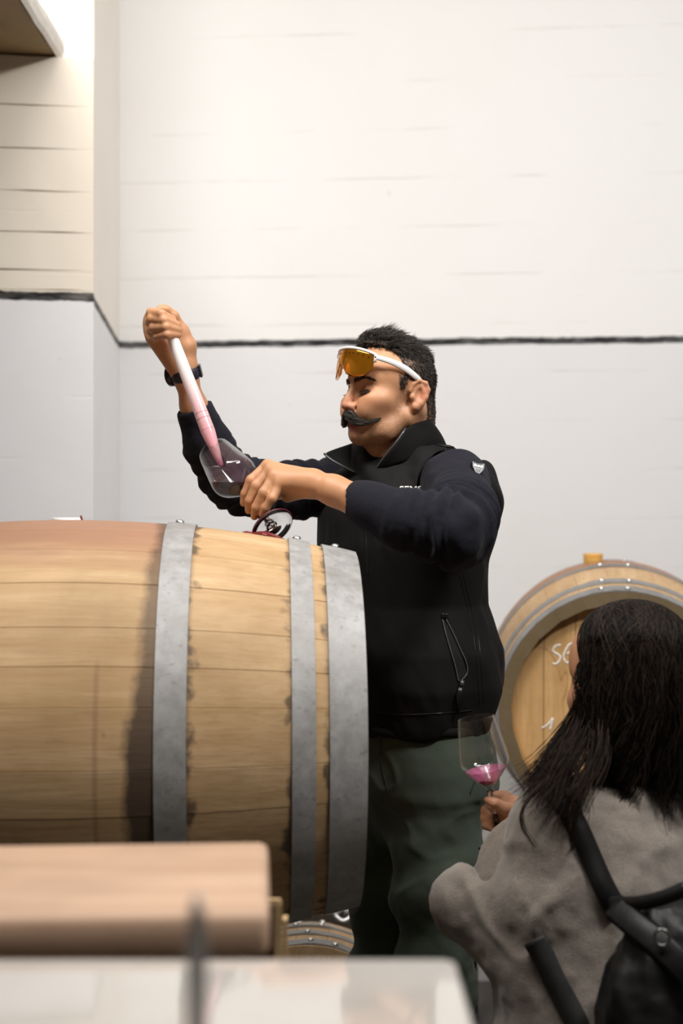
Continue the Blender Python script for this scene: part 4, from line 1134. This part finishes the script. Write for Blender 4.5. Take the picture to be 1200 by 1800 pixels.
# embroidered lettering, half hidden by the sleeve
M_emb = simple('white_embroidery', (.70, .68, .65), .8)
def lettering(txt, px, py, size, b, parent, mat_, name):
    h_ = hit(b, px, py, .0016)
    cu = bpy.data.curves.new(name, 'FONT'); cu.body = txt; cu.size = size; cu.extrude = .0006; cu.align_x = 'CENTER'; cu.offset = .0003
    cu.materials.append(mat_); tmp = bpy.data.objects.new(name + '_curve', cu); COL.objects.link(tmp)
    bpy.context.view_layer.update(); me = bpy.data.meshes.new_from_object(tmp.evaluated_get(bpy.context.evaluated_depsgraph_get()))
    bpy.data.objects.remove(tmp); o = bpy.data.objects.new(name, me); COL.objects.link(o); o.parent = parent
    nn = Vector(h_[1]); zz = Vector((0, 0, 1)); xx = zz.cross(nn).normalized(); yy = nn.cross(xx)
    M = Matrix((xx, yy, nn)).transposed().to_4x4(); M.translation = Vector(h_[0]) - Vector(wloc(parent)); o.matrix_local = M; return o
lettering('SEMS', 722, 867, .019, bV, vest, M_emb, 'chest_lettering')
# arm badge
bdg = empty('arm_badge', (0, 0, 0)); bdg.parent = sweater
bp = hit(bL, 838, 826, .0005)
if bp is not None:
    tc_ = (Vector((0, 0, EYE)) - Vector(bp[0])).normalized(); nn = (Vector(bp[1]) * .45 + tc_ * .55).normalized(); bp = (bp[0] + np.array(nn) * .004, bp[1]); zz = Vector((.18, 0, 1)); xx = zz.cross(nn).normalized(); yy = nn.cross(xx); M = Matrix((xx, yy, nn)).transposed().to_4x4(); M.translation = Vector(bp[0])
    sh = [(-.0125, .0125), (-.004, .0100), (.004, .0100), (.0125, .0125), (.0115, .001), (.006, -.009), (0, -.0145), (-.006, -.009), (-.0115, .001)]
    sh = [(x * .9, y * .9) for x, y in sh]
    mb = MB(); mb.add([M @ Vector((x, y, -.010)) for x, y in sh] + [M @ Vector((x, y, .0022)) for x, y in sh],
        [tuple(range(9, 18))] + [(i, (i + 1) % 9, 9 + (i + 1) % 9, 9 + i) for i in range(9)])
    mb.obj('shield', simple('badge_rubber', (.012, .012, .014), .35), bdg, False, world=True)
    mb = MB(); mb.tube([M @ Vector((x * .93, y * .93, .0026)) for x, y in sh + sh[:1]], .0006, 6); mb.obj('shield_rim', simple('badge_grey', (.30, .30, .31), .4), bdg, world=True)
    mb = MB()
    pk_ = [(-.0085, .0020), (-.0085, .0060), (-.006, .0082), (-.0040, .0055), (-.0015, .0040), (.001, .0068), (.0035, .0040), (.006, .0050), (.008, .0070), (.0082, .0030), (.005, .0008), (.002, .0028), (-.001, .0012), (-.004, .0030), (-.006, .0015)]
    k = len(pk_); mb.add([M @ Vector((x, y, .0023)) for x, y in pk_] + [M @ Vector((x, y, .0032)) for x, y in pk_], [tuple(range(k, 2 * k))] + [(i, (i + 1) % k, k + (i + 1) % k, k + i) for i in range(k)])
    mb.obj('peak_emblem', simple('badge_silver', (.62, .62, .62), .4), bdg, False, world=True)
    for yy_ in (-.003, -.006): MB().tube([M @ Vector((-.004, yy_, .0024)), M @ Vector((.004, yy_, .0024))], .0005, 5).obj('badge_line', bpy.data.materials['badge_grey'], bdg, world=True)

# trousers
F = Field(axis(-.08, .36, [(-9, 9)], .0055), axis(2.46, 3.0, [(-9, 9)], .0055), axis(.05, 1.16, [(-9, 9)], .0055))
C2, A2, B2 = ring([(1255, 722, .150, .124), (1310, 732, .168, .132), (1370, 736, .172, .132)], 2.745)
F.loft(C2, A2, B2, LV, FV, 0)
F.ell(P(738, 1385, 2.745), (.13, .13, .10), .04)
for hp, kn, an, r in ((hipL, knL, anL, .089), (hipR, knR, anR, .086)):
    F.chain([hp + [0, 0, .01], (hp * .5 + kn * .5), kn, an + [0, 0, .06], an + [0, 0, -.03]], [r, r * .86, r * .74, r * .62, r * .62], .05)
v, f = F.mesh(); v = relax(v, f, 3); n = vnormals(v, f)
def tr_folds(v):
    z = v[:, 2]
    q = np.stack([v[:, 0] + .8 * z, v[:, 1], z * 1.2 - .5 * v[:, 0]], 1)
    rid = 1 - np.abs(fbm(q, 9, 2)) * 2
    return .004 * fbm(v, 12, 3) + .0065 * np.clip(rid - .55, 0, 1) + .005 * np.sin((z * .9 - v[:, 0] * .6 + .02 * fbm(v, 10, 2)) * 2 * math.pi / .12) * sstep(z, 1.02, .9)
v = folds(v, n, tr_folds)
tro = mesh('trousers', v, f, M_trs, man, world=True); bT = bvh_of(v, f)
on('pocket_seam', [(848, 1340), (836, 1368), (826, 1395)], .0014, simple('dark_green_seam', (.012, .016, .012), .8), tro, bT)
on('fly_seam', [(668, 1300), (672, 1350), (684, 1400)], .0013, bpy.data.materials['dark_green_seam'], tro, bT)
# shoes
for an in (anL, anR):
    F = Field(axis(an[0] - .28, an[0] + .1, [(-9, 9)], .006), axis(an[1] - .22, an[1] + .1, [(-9, 9)], .006), axis(-.01, .16, [(-9, 9)], .006))
    d = np.array([FV[0], FV[1], 0]); c0 = np.array([an[0], an[1], 0])
    F.cone(c0 + [0, 0, .05] - d * .03, c0 + d * .17 + [0, 0, .038], .047, .040, .02); F.cone(c0 + [0, 0, .05], c0 + [0, 0, .10], .045, .046, .02)
    F.op(lambda Q: Q[..., 2] - .004, c0 - .3, c0 + [.3, .3, 0], .002, True, 0)
    v, f = F.mesh(); mesh('shoe', relax(v, f, 1), f, simple('black_shoe', (.02, .02, .02), .4), man, world=True)

# ---------------------------------------------------------------- things he wears or holds
sg = empty('sunglasses', tuple(H(.09, 0, .06)), 'white framed sport sunglasses with orange mirror lens pushed up on his forehead', 'sunglasses')
m = NT('orange_mirror_lens'); m.set(base=(.80, .30, .015), metal=.85, rough=.10, coat=.4); M_lens = m.m
M_frame = simple('white_frame_plastic', (.86, .85, .84), .28); M_blk = simple('black_rubber', (.008, .008, .008), .5)
def LP(ph, z):
    t = R(ph); k = (.088 - z) / .05
    return (.040 + (.079 - .006 * (k - .5) ** 2) * math.cos(t) + .010 * (.5 - k) * -.5, .0745 * math.sin(t), z)
nA, nZ = 61, 11; top_z = lambda p: .0830 - .0135 * (abs(p) / 56) ** 2.2
def bot_z(p):
    a = abs(p); return .0290 + .024 * math.exp(-(a / 12) ** 2) + .016 * max(0, (a - 38) / 18) ** 2
lv = []
for i in range(nA):
    ph = -56 + 112 * i / (nA - 1)
    for j in range(nZ):
        w = j / (nZ - 1); z = bot_z(ph) * (1 - w) + top_z(ph) * w; lv.append(H(*LP(ph, z)))
lf = [(i * nZ + j, (i + 1) * nZ + j, (i + 1) * nZ + j + 1, i * nZ + j + 1) for i in range(nA - 1) for j in range(nZ - 1)]
le = mesh('lens', lv, lf, M_lens, sg, world=True); q = le.modifiers.new('t', 'SOLIDIFY'); q.thickness = .0016
MB().tube([H(*LP(p, top_z(p) + .001)) for p in np.linspace(-57, 57, 50)], [(.0028, .0022)] * 50, 8, up=hzv).obj('frame', M_frame, sg, world=True)
for s in (1, -1):
    p0 = LP(s * 57, .066)
    MB().tube([H(*LP(s * 57, .071)), H(*LP(s * 57.5, .063)), H(*LP(s * 57, .056))], [(.003, .003)] * 3, 8).obj('end_piece', M_frame, sg, world=True)
    tp = [(p0[0] + .001, p0[1] + s * .001, .0655), (.058, s * .0745, .060), (.030, s * .0790, .051), (.008, s * .0800, .0400), (-.006, s * .0785, .0325), (-.019, s * .0765, .021)]
    pp = smooth_path([H(*q_) for q_ in tp], 22)
    MB().tube(pp, [(.0042 + .0018 * math.sin(math.pi * min(1, t * 1.2)), .0019) for t in np.linspace(0, 1, 22)], 8, up=hzv).obj('temple_arm', M_frame, sg, world=True)
    MB().ball(H(p0[0] + .0015, p0[1] + s * .0022, .0655), .0017, 5).obj('hinge_screw', M_blk, sg, world=True)
    MB().tube(smooth_path([H(.1135, s * .003, .068), H(.108, s * .0085, .060), H(.102, s * .0135, .048), H(.0985, s * .0150, .040)], 12), [(.0035, .0022)] * 12, 8).obj('nose_pad', M_blk, sg, world=True)
    for p in range(8, 54, 8):
        q_ = LP(s * p, top_z(p) - .0075); MB().ball(H(q_[0] + .0012 * math.cos(R(p)), q_[1] + s * .0012 * math.sin(R(p)), q_[2]), .0013, 4).obj('vent_hole', M_blk, sg, world=True)

wa_ = np.array(pR[-1] - P(326, 658, 2.634)); wa_ = -wa_ / np.linalg.norm(wa_); wc = P(326, 657, 2.635)
watch = empty('wristwatch', tuple(wc), 'black wristwatch on the raised wrist beside the wine thief', 'watch')
M_strap = simple('navy_black_strap', (.016, .016, .028), .5, 0, 200, .3); M_case = simple('black_watch_case', (.010, .010, .010), .25)
e1 = np.array([1, 0, 0]) - wa_ * wa_[0]; e1 /= np.linalg.norm(e1); e2 = np.cross(wa_, e1)
rg_ = [wc + .0262 * (math.cos(t) * e1 + math.sin(t) * e2) for t in np.linspace(0, 2 * math.pi, 49)]
MB().tube(rg_, [(.0105, .0022)] * 49, 8, cap=False, up=wa_).obj('strap', M_strap, watch, world=True)
cd = -e1 * .93 + e2 * (.36 if e2[1] > 0 else -.36); cd /= np.linalg.norm(cd)
q = Matrix.Translation(Vector(wc - wloc(watch) + cd * .024)) @ Vector((0, 0, 1)).rotation_difference(Vector(cd)).to_matrix().to_4x4()
ca = MB().lathe([(0, -.002), (.0185, -.002), (.0205, .001), (.0205, .009), (.019, .0105), (.0175, .0100), (0, .0100)], 40, q).obj('case', M_case, watch)
MB().lathe([(0, .0101), (.017, .0101), (.017, .0108), (0, .0110)], 32, q).obj('dial_glass', simple('dark_glass', (.01, .01, .012), .05), ca)
bk = wc + e1 * .0285
MB().box((0, 0, 0), (.004, .017, .023), bev=.001).obj('buckle', M_case, watch)
o = [c for c in watch.children if c.name.startswith('buckle')][0]
o.matrix_local = Matrix((Vector(e1), Vector(np.cross(wa_, e1)), Vector(wa_))).transposed().to_4x4(); o.location = Vector(bk - wloc(watch))
for k in (-.005, .0, .005):
    t = .35; pq = wc + .0290 * (math.cos(t) * e1 - math.sin(t) * np.sign(e2[1]) * e2) + wa_ * k
    MB().ball(pq, .0012, 4).obj('strap_hole', M_blk, watch, world=True)
# ------------------------------------------------------------------ the seated woman, seen from behind
wL = np.array([-.89, -.45]); wF = np.array([-.45, .89])
yaw = R(-30)
hf = np.array([-math.cos(yaw), -math.sin(yaw), 0]); hy = np.array([math.sin(yaw), -math.cos(yaw), 0])
pit = R(-8)
hx = math.cos(pit) * hf + math.sin(pit) * up_; hzv = -math.sin(pit) * hf + math.cos(pit) * up_
HR = np.stack([hx, hy, hzv]); HC = P(1110, 1203, 2.2)
wm = empty('person', (.43, 2.2, 0), 'seated woman seen from behind in a grey wool coat with long dark hair', 'person')
F = Field(axis(.20, .82, [(-9, 9)], .0048), axis(1.95, 2.86, [(2.36, 2.44)], .0028, .006), axis(.02, 1.40, [(.94, 1.04)], .0028, .006))
head_prims(F, P(1103, 1392, 2.205), wF)
TC = lambda py, cx: P(cx, py, 2.2)
WR = [(1960, 1078, .185, .125), (1850, 1082, .185, .115), (1750, 1085, .17, .105), (1620, 1090, .165, .10), (1520, 1095, .165, .095), (1450, 1100, .155, .085), (1412, 1103, .11, .07), (1388, 1104, .07, .06)]
C = [P(cx, py, 2.2) for py, cx, a, b in WR]; F.loft(C, [q[2] for q in WR], [q[3] for q in WR], wL, wF, .02)
wsh = P(944, 1452, 2.125); wel = P(866, 1596, 2.30); wwr = P(908, 1424, 2.405)
F.chain([P(985, 1478, 2.145), P(947, 1594, 2.135), P(856, 1593, 2.225), P(866, 1592, 2.30), P(896, 1508, 2.352), wwr], [.042, .034, .032, .030, .027, .022], .02)
F.ell(P(893, 1425, 2.412), (.022, .022, .022), .012)
def fg(pts, rs, k=.004): F.chain([P(*q) for q in pts], rs, k)
fg([(905, 1410, 2.418), (886, 1399, 2.425), (872, 1399, 2.424), (863, 1405, 2.418)], (.0110, .0092, .0082, .0066))      # index finger behind the stem
fg([(905, 1432, 2.395), (886, 1421, 2.382), (870, 1412, 2.3785), (857, 1406, 2.384)], (.0125, .0108, .0092, .0072))    # thumb in front of it
fg([(898, 1422, 2.42), (866, 1417, 2.424), (853, 1424, 2.415), (862, 1433, 2.404)], (.0105, .0092, .0084, .0068))
fg([(899, 1434, 2.415), (866, 1431, 2.420), (852, 1438, 2.411), (862, 1446, 2.402)], (.0102, .0090, .0082, .0066))
fg([(902, 1446, 2.410), (870, 1445, 2.414), (855, 1451, 2.407), (865, 1457, 2.400)], (.0094, .0082, .0076, .0062))
wsr = P(1250, 1452, 2.30); F.chain([wsr, np.array([.60, 2.42, .84]), np.array([.47, 2.60, .72])], [.045, .036, .026], .02); F.ell((.46, 2.63, .70), (.03, .05, .018), .02)
for s, hx_ in ((-1, .36), (1, .50)):
    F.chain([np.array([hx_, 2.22, .57]), np.array([hx_ + .03, 2.66, .55]), np.array([hx_ + .03, 2.64, .10])], [.078, .055, .038], .03)
    F.cone(np.array([hx_ + .03, 2.64, .06]), np.array([hx_ + .01, 2.78, .05]), .036, .028, .02)
v, f = F.mesh(); v = relax(v, f, 2)
col2 = np.tile(np.array([.52, .26, .15]), (len(v), 1)) * (1 + .06 * fbm(v, 45, 3))[:, None]
m = NT('woman_skin'); m.set(base=m.attr(), rough=.5, spec=.4, sss=.1, sscale=.006, srad=(1, .35, .18)); M_wskin = m.m
mesh('body', v, f, M_wskin, wm, world=True, col=col2)
# coat
m = NT('grey_wool_coat'); n1 = m.noise(m.coord(), 420, 4, .75); n2 = m.noise(m.coord(), 30, 5, .65)
c = m.mix(m.ramp(n1, [(.3, 0.0), (.7, 1.0)]), (.185, .155, .131), (.315, .270, .232)); c = m.mix(m.math('MULTIPLY', m.ramp(n2, [(.4, 0.0), (.7, 1.0)]), .45), c, (.115, .10, .088))
m.set(base=c, rough=.95, sheen=.4, sheenr=.5, spec=.15, normal=m.bump(m.math('ADD', n1, n2), .5, .003)); M_coat = m.m
F = Field(axis(.10, .82, [(-9, 9)], .006), axis(1.98, 2.62, [(-9, 9)], .006), axis(.42, 1.10, [(-9, 9)], .006))
CR = [(1990, 1080, .215, .165), (1850, 1082, .212, .15), (1750, 1085, .205, .14), (1620, 1090, .20, .13), (1520, 1095, .198, .122), (1450, 1100, .178, .105), (1418, 1103, .14, .09), (1396, 1104, .095, .080), (1380, 1104, .075, .070)]
C = [P(cx, py, 2.2) for py, cx, a, b in CR]; F.loft(C, [q[2] for q in CR], [q[3] for q in CR], wL, wF, 0, 2.3)
F.cone(P(1095, 1415, 2.19), P(962, 1440, 2.135), .055, .052, .04)
F.cone(P(1110, 1415, 2.21), P(1245, 1445, 2.29), .058, .060, .04)
F.chain([P(978, 1462, 2.135), P(950, 1592, 2.12), P(828, 1586, 2.20)], [.062, .054, .0500], .03)          # upper arm
F.cone(P(828, 1592, 2.20), P(935, 1690, 2.13), .0510, .058, .04)                                            # cloth hanging from the elbow
F.ell(P(866, 1530, 2.215), (.040, .075, .034), .014, True)
Fa = [P(862, 1594, 2.30), P(893, 1510, 2.35), P(934, 1446, 2.392)]
F.chain(Fa, [.045, .049, .0470], .006)                                                                     # forearm sleeve
#cut_a = [P(836, 1524, 2.20), P(852, 1555, 2.185), P(890, 1580, 2.16), P(935, 1574, 2.12)]
#F.chain(cut_a, [.014, .015, .009, .003], .012, True)
d = (wwr - P(960, 1400, 2.39)); e = P(898, 1424, 2.40); d = np.array([-.86, 0.15, -.1]); d /= np.linalg.norm(d)
F.cone(e + d * .0, e + d * .06, .034, .036, .004, True); F.cone(e - d * .03, e + d * .02, .030, .034, .004, True)
F.chain([wsr + [.0, 0, 0], np.array([.60, 2.42, .84]), np.array([.50, 2.56, .74])], [.072, .062, .055], .03)
v, f = F.mesh(); v = relax(v, f, 3); n = vnormals(v, f)
rid_ = 1 - np.abs(fbm(np.stack([v[:, 0] + .6 * v[:, 2], v[:, 1], v[:, 2] * .9 - .5 * v[:, 0]], 1), 7, 2)) * 2
v = v + n * (.010 * np.clip(rid_ - .6, 0, 1) + .006 * fbm(v * [1, 1, .8], 9, 3) + .0012 * fbm(v, 60, 2))[:, None]
coat = mesh('coat', v, f, M_coat, wm, world=True); bC = bvh_of(v, f)
# trousers and stool below
M_jean = cloth_mat('black_jeans', (.012, .012, .014), (.018, .018, .02), 700)
F = Field(axis(.22, .66, [(-9, 9)], .009), axis(2.05, 2.80, [(-9, 9)], .009), axis(.06, .68, [(-9, 9)], .009))
for hx_ in (.36, .50): F.chain([np.array([hx_, 2.22, .575]), np.array([hx_ + .03, 2.66, .55]), np.array([hx_ + .03, 2.64, .12])], [.086, .066, .052], .03)
v, f = F.mesh(); mesh('trousers', relax(v, f, 2), f, M_jean, wm, world=True)
st = empty('stool', (.43, 2.20, 0), 'round wooden stool the woman in the grey coat sits on', 'stool')
MB().lathe([(0, .445), (.165, .445), (.175, .452), (.175, .470), (.168, .478), (0, .478)], 40).obj('seat', M_crate, st)
for k in range(4):
    a = R(45 + 90 * k); MB().tube([(.12 * math.cos(a), .12 * math.sin(a), .446), (.17 * math.cos(a), .17 * math.sin(a), .0)], [.016, .013], 10).obj('leg', M_crate, st)

# ---------------------------------------------------------------- her hair
m = NT('single_long_hairs'); m.set(base=m.attr(), rough=.5, spec=.10); M_str2 = m.m
hk = Field(axis(.28, .74, [(-9, 9)], .005), axis(1.98, 2.40, [(-9, 9)], .005), axis(1.03, 1.40, [(-9, 9)], .005))
hk.ell(H(-.006, 0, .042), (.089, .077, .0785), 0, False, HR)
HRW = [(1390, 1112, .085, .035), (1365, 1110, .098, .050), (1320, 1108, .098, .060), (1270, 1106, .088, .068), (1210, 1106, .066, .066), (1168, 1106, .040, .040)]
C = [P(cx + 6, py, 2.175) for py, cx, a, b in HRW]
hk.loft(C, [q[2] for q in HRW], [q[3] for q in HRW], (1, 0), (0, 1), .03)
hk.ell(H(.085, -.02, -.05), (.055, .075, .10), .02, True, HR)
hk.op(lambda Q: .050 - ((Q - HC) @ HR.T)[..., 0], HC - .2, HC + .2, .02, True, 0)
v, f = hk.mesh(); v = relax(v, f, 3); n = vnormals(v, f); v = v + n * (.005 * fbm(v * [1, 1, .35], 24, 3))[:, None]
m = NT('long_dark_hair'); g = m.noise(m.coord(scale=(1, 1, .12)), 120, 4); z = m.xyz(m.coord())[2]
c = m.mix(g, (.0045, .0035, .003), (.016, .011, .009)); c = m.mix(m.math('MULTIPLY', m.step(z, 1.20, 1.02), .7), c, (.040, .019, .011))
m.set(base=c, rough=.42, spec=.32, normal=m.bump(g, .5, .003)); M_lhair = m.m
whair = mesh('hair', v, f, M_lhair, wm, world=True); 
# strands: from the parting over the skull, then down to the shoulders in loose waves
N, K = 3600, 22
phi = RNG.random(N) * R(252) + R(54); part = (RNG.random(N) - .5) * .11 - .01
ends = EYE - (RNG.normal(1362, 26, N) + 26 * np.sin(np.floor(phi * 9) * 2.3) - 900) / FPX * 2.18
ph0 = RNG.random(N) * 6.28; cl_ = np.floor(phi * 9); 
PT = np.zeros((N, K, 3)); lx = np.cos(phi); ly = np.sin(phi)
rad = 1 + .07 * RNG.random(N); pz = part / .093
U0 = np.stack([pz, .02 * RNG.standard_normal(N), np.sqrt(1 - pz ** 2)], 1); U0 /= np.linalg.norm(U0, axis=1)[:, None]
U1 = np.stack([lx, ly, -.04 + 0 * lx], 1); om = np.arccos(np.clip((U0 * U1).sum(1), -1, 1))
for k in range(K):
    t = k / (K - 1)
    if t < .36:
        a = t / .36 * R(92)
        tt_ = t / .36; w0 = np.sin((1 - tt_) * om) / np.sin(om); w1 = np.sin(tt_ * om) / np.sin(om); uu = U0 * w0[:, None] + U1 * w1[:, None]
        loc = np.array([-.006, 0, .042]) + uu * np.array([.0930, .081, .0835]) * rad[:, None]
        w = HC + loc @ HR.T.T if False else HC + loc @ HR
        PT[:, k] = w
    else:
        u = (t - .36) / .64; base = PT[:, int(.36 * (K - 1))]
        z = base[:, 2] * (1 - u) + ends * u
        dirx = base[:, 0] - HC[0]; diry = base[:, 1] - HC[1]
        cx = P(1113, 0, 2.175)[0]; ex = cx + dirx * (1.22 + .25 * np.sin(cl_ * 1.7)) ; ey = 2.165 + diry * .62
        x = base[:, 0] * (1 - u) + ex * u; y = base[:, 1] * (1 - u) + ey * u
        amp = .017 * u
        x = x + amp * np.sin(u * 7 + cl_ * 1.3 + ph0 * .25) + .004 * np.sin(u * 15 + ph0); y = y + amp * .6 * np.cos(u * 6 + cl_ + ph0 * .2) - .010 * math.sin(math.pi * u)
        PT[:, k] = np.stack([x, y, z], 1)
# keep the face free
vv, ff = strands_vf(PT, np.linspace(1, .35, K) * .00085)
o = mesh('hair_strands', vv, ff, M_str2, whair, world=True, col=strand_cols(N, K * 3, (.004, .003, .0025), (.045, .030, .022), 3)); o['kind'] = 'stuff'
# the lock that falls forward over her left shoulder, and stray wisps
LK = []
def lock(pts, n, spread, K=18):
    p = smooth_path([P(*q) for q in pts], K); t = np.linspace(0, 1, K)[:, None]
    for _ in range(n):
        o_ = RNG.standard_normal(3) * spread; o2 = RNG.standard_normal(3) * spread * 1.3; k0 = RNG.random() * .25
        LK.append(p * 1.0 + o_ * (1 - t * .2) + o2 * t * t * .8 + np.array([.004, .002, 0]) * np.sin(t * 8 + RNG.random() * 2))
lock([(1022, 1235, 2.19), (1008, 1275, 2.17), (985, 1312, 2.15), (955, 1345, 2.13), (935, 1372, 2.12)], 190, .0085)
lock([(1035, 1250, 2.16), (1020, 1300, 2.13), (1000, 1345, 2.10), (975, 1385, 2.08), (955, 1420, 2.06)], 170, .0095)
lock([(1030, 1240, 2.18), (1012, 1285, 2.16), (985, 1330, 2.13), (948, 1368, 2.11), (925, 1395, 2.10)], 120, .0085)
lock([(1050, 1290, 2.12), (1045, 1340, 2.09), (1030, 1380, 2.07), (1010, 1410, 2.05), (1004, 1440, 2.05)], 90, .0085)
lock([(985, 1350, 2.10), (945, 1385, 2.07), (922, 1425, 2.05), (920, 1460, 2.045), (938, 1490, 2.045)], 14, .0016)
lock([(1010, 1400, 2.07), (1012, 1440, 2.05), (1005, 1480, 2.045), (994, 1502, 2.045)], 12, .002)
#lock([(1016, 1095, 2.20), (1012, 1130, 2.19), (1020, 1180, 2.185), (1024, 1235, 2.18)], 110, .0055)
vv, ff = strands_vf(np.array(LK), np.linspace(1, .3, 18) * .0009)
o = mesh('loose_lock', vv, ff, M_str2, whair, world=True, col=strand_cols(len(LK), 54, (.006, .004, .003), (.050, .026, .015), 2.5)); o['kind'] = 'stuff'

# ---------------------------------------------------------------- backpack
m = NT('black_leather'); n1 = m.noise(m.coord(), 120, 4); m.set(base=(.006, .0058, .006), rough=m.ramp(m.noise(m.coord(), 20, 4), [(.3, .40), (.7, .6)]), spec=.28, normal=m.bump(n1, .25, .0015)); M_leather = m.m
M_web = simple('black_webbing', (.010, .010, .010), .7, 0, 200, .3)
bag = empty('backpack', (.52, 2.02, .62), 'black leather backpack on the seated woman\'s back', 'backpack')
F = Field(axis(.28, .80, [(-9, 9)], .005), axis(1.80, 2.25, [(-9, 9)], .005), axis(.60, 1.0, [(-9, 9)], .005))
BR = [(1925, 1212, .135, .070), (1860, 1212, .142, .082), (1760, 1214, .140, .080), (1680, 1218, .128, .068), (1620, 1222, .112, .050), (1590, 1224, .098, .032), (1575, 1226, .085, .018)]
C = [P(cx, py, 1.975) for py, cx, a, b in BR]; F.loft(C, [q[2] for q in BR], [q[3] for q in BR], wL, wF, 0, 2.6)
v, f = F.mesh(); v = relax(v, f, 3); n = vnormals(v, f)
q = np.stack([v[:, 0] * 2.0, v[:, 1] * 2.0, v[:, 2] * .45], 1)
v = v + n * (.010 * fbm(q, 11, 3) * sstep(v[:, 2], .62, .75) + .003 * fbm(v, 40, 2))[:, None]
mesh('bag_body', v, f, M_leather, bag, world=True); bB = bvh_of(v, f)
def ribbon(name, pts, w, mat_, b, parent, off=.003, n=30, t=.0035):
    q = smooth_path([(x, y, 0) for x, y in pts], n); o = [hit(b, a[0], a[1], off) for a in q]; o = [k for k in o if k]
    p = np.array([k[0] for k in o]); nn = np.array([k[1] for k in o])
    for _ in range(4):
        p[1:-1] = p[1:-1] * .5 + .25 * (p[:-2] + p[2:]); nn[1:-1] = nn[1:-1] * .5 + .25 * (nn[:-2] + nn[2:])
    T = np.gradient(p, axis=0); S = np.cross(nn, T); S /= np.linalg.norm(S, axis=1)[:, None]; nn = np.cross(T, S); nn /= np.linalg.norm(nn, axis=1)[:, None]
    v = []; f = []; sh_ = [(-.5, 0), (-.47, 1), (.47, 1), (.5, 0), (.47, -.4), (-.47, -.4)]
    for i in range(len(p)): v += [p[i] + S[i] * a * w + nn[i] * c * t for a, c in sh_]
    for i in range(len(p) - 1):
        for j in range(6): f.append((6 * i + j, 6 * i + (j + 1) % 6, 6 * i + 6 + (j + 1) % 6, 6 * i + 6 + j))
    f += [(5, 4, 3, 2, 1, 0), tuple(6 * (len(p) - 1) + j for j in range(6))]
    return mesh(name, v, f, mat_, parent, world=True)
ribbon('shoulder_strap', [(962, 1390), (985, 1408), (1012, 1450), (1038, 1510), (1060, 1560), (1084, 1600)], .033, M_leather, bC, bag, .004)
ribbon('lower_strap', [(938, 1650), (960, 1690), (985, 1740), (1010, 1790), (1025, 1830)], .034, M_web, bC, bag, .004)
pts = [P(1078, 1592, 1.965), P(1112, 1622, 1.925), P(1150, 1652, 1.895), P(1190, 1690, 1.875), P(1230, 1740, 1.87)]
MB().tube(smooth_path(pts, 22), [(.0035, .019)] * 22, 8, up=(-.3, -1, .4)).obj('flap_strap', M_leather, bag, world=True)
MB().tube(smooth_path([P(1076, 1588, 1.985), P(1120, 1588, 1.94), P(1165, 1578, 1.905), P(1210, 1560, 1.885)], 20), [(.010, .007)] * 20, 8).obj('rolled_rim', M_leather, bag, world=True)
rg = P(1163, 1648, 1.878)
MB().tube([rg + .0105 * (math.cos(t) * np.array([.9, -.2, 0]) + math.sin(t) * np.array([0, .1, 1])) for t in np.linspace(0, 2 * math.pi, 25)], .0022, 8, cap=False).obj('ring_buckle', simple('gunmetal', (.16, .155, .15), .3, .9), bag, world=True)
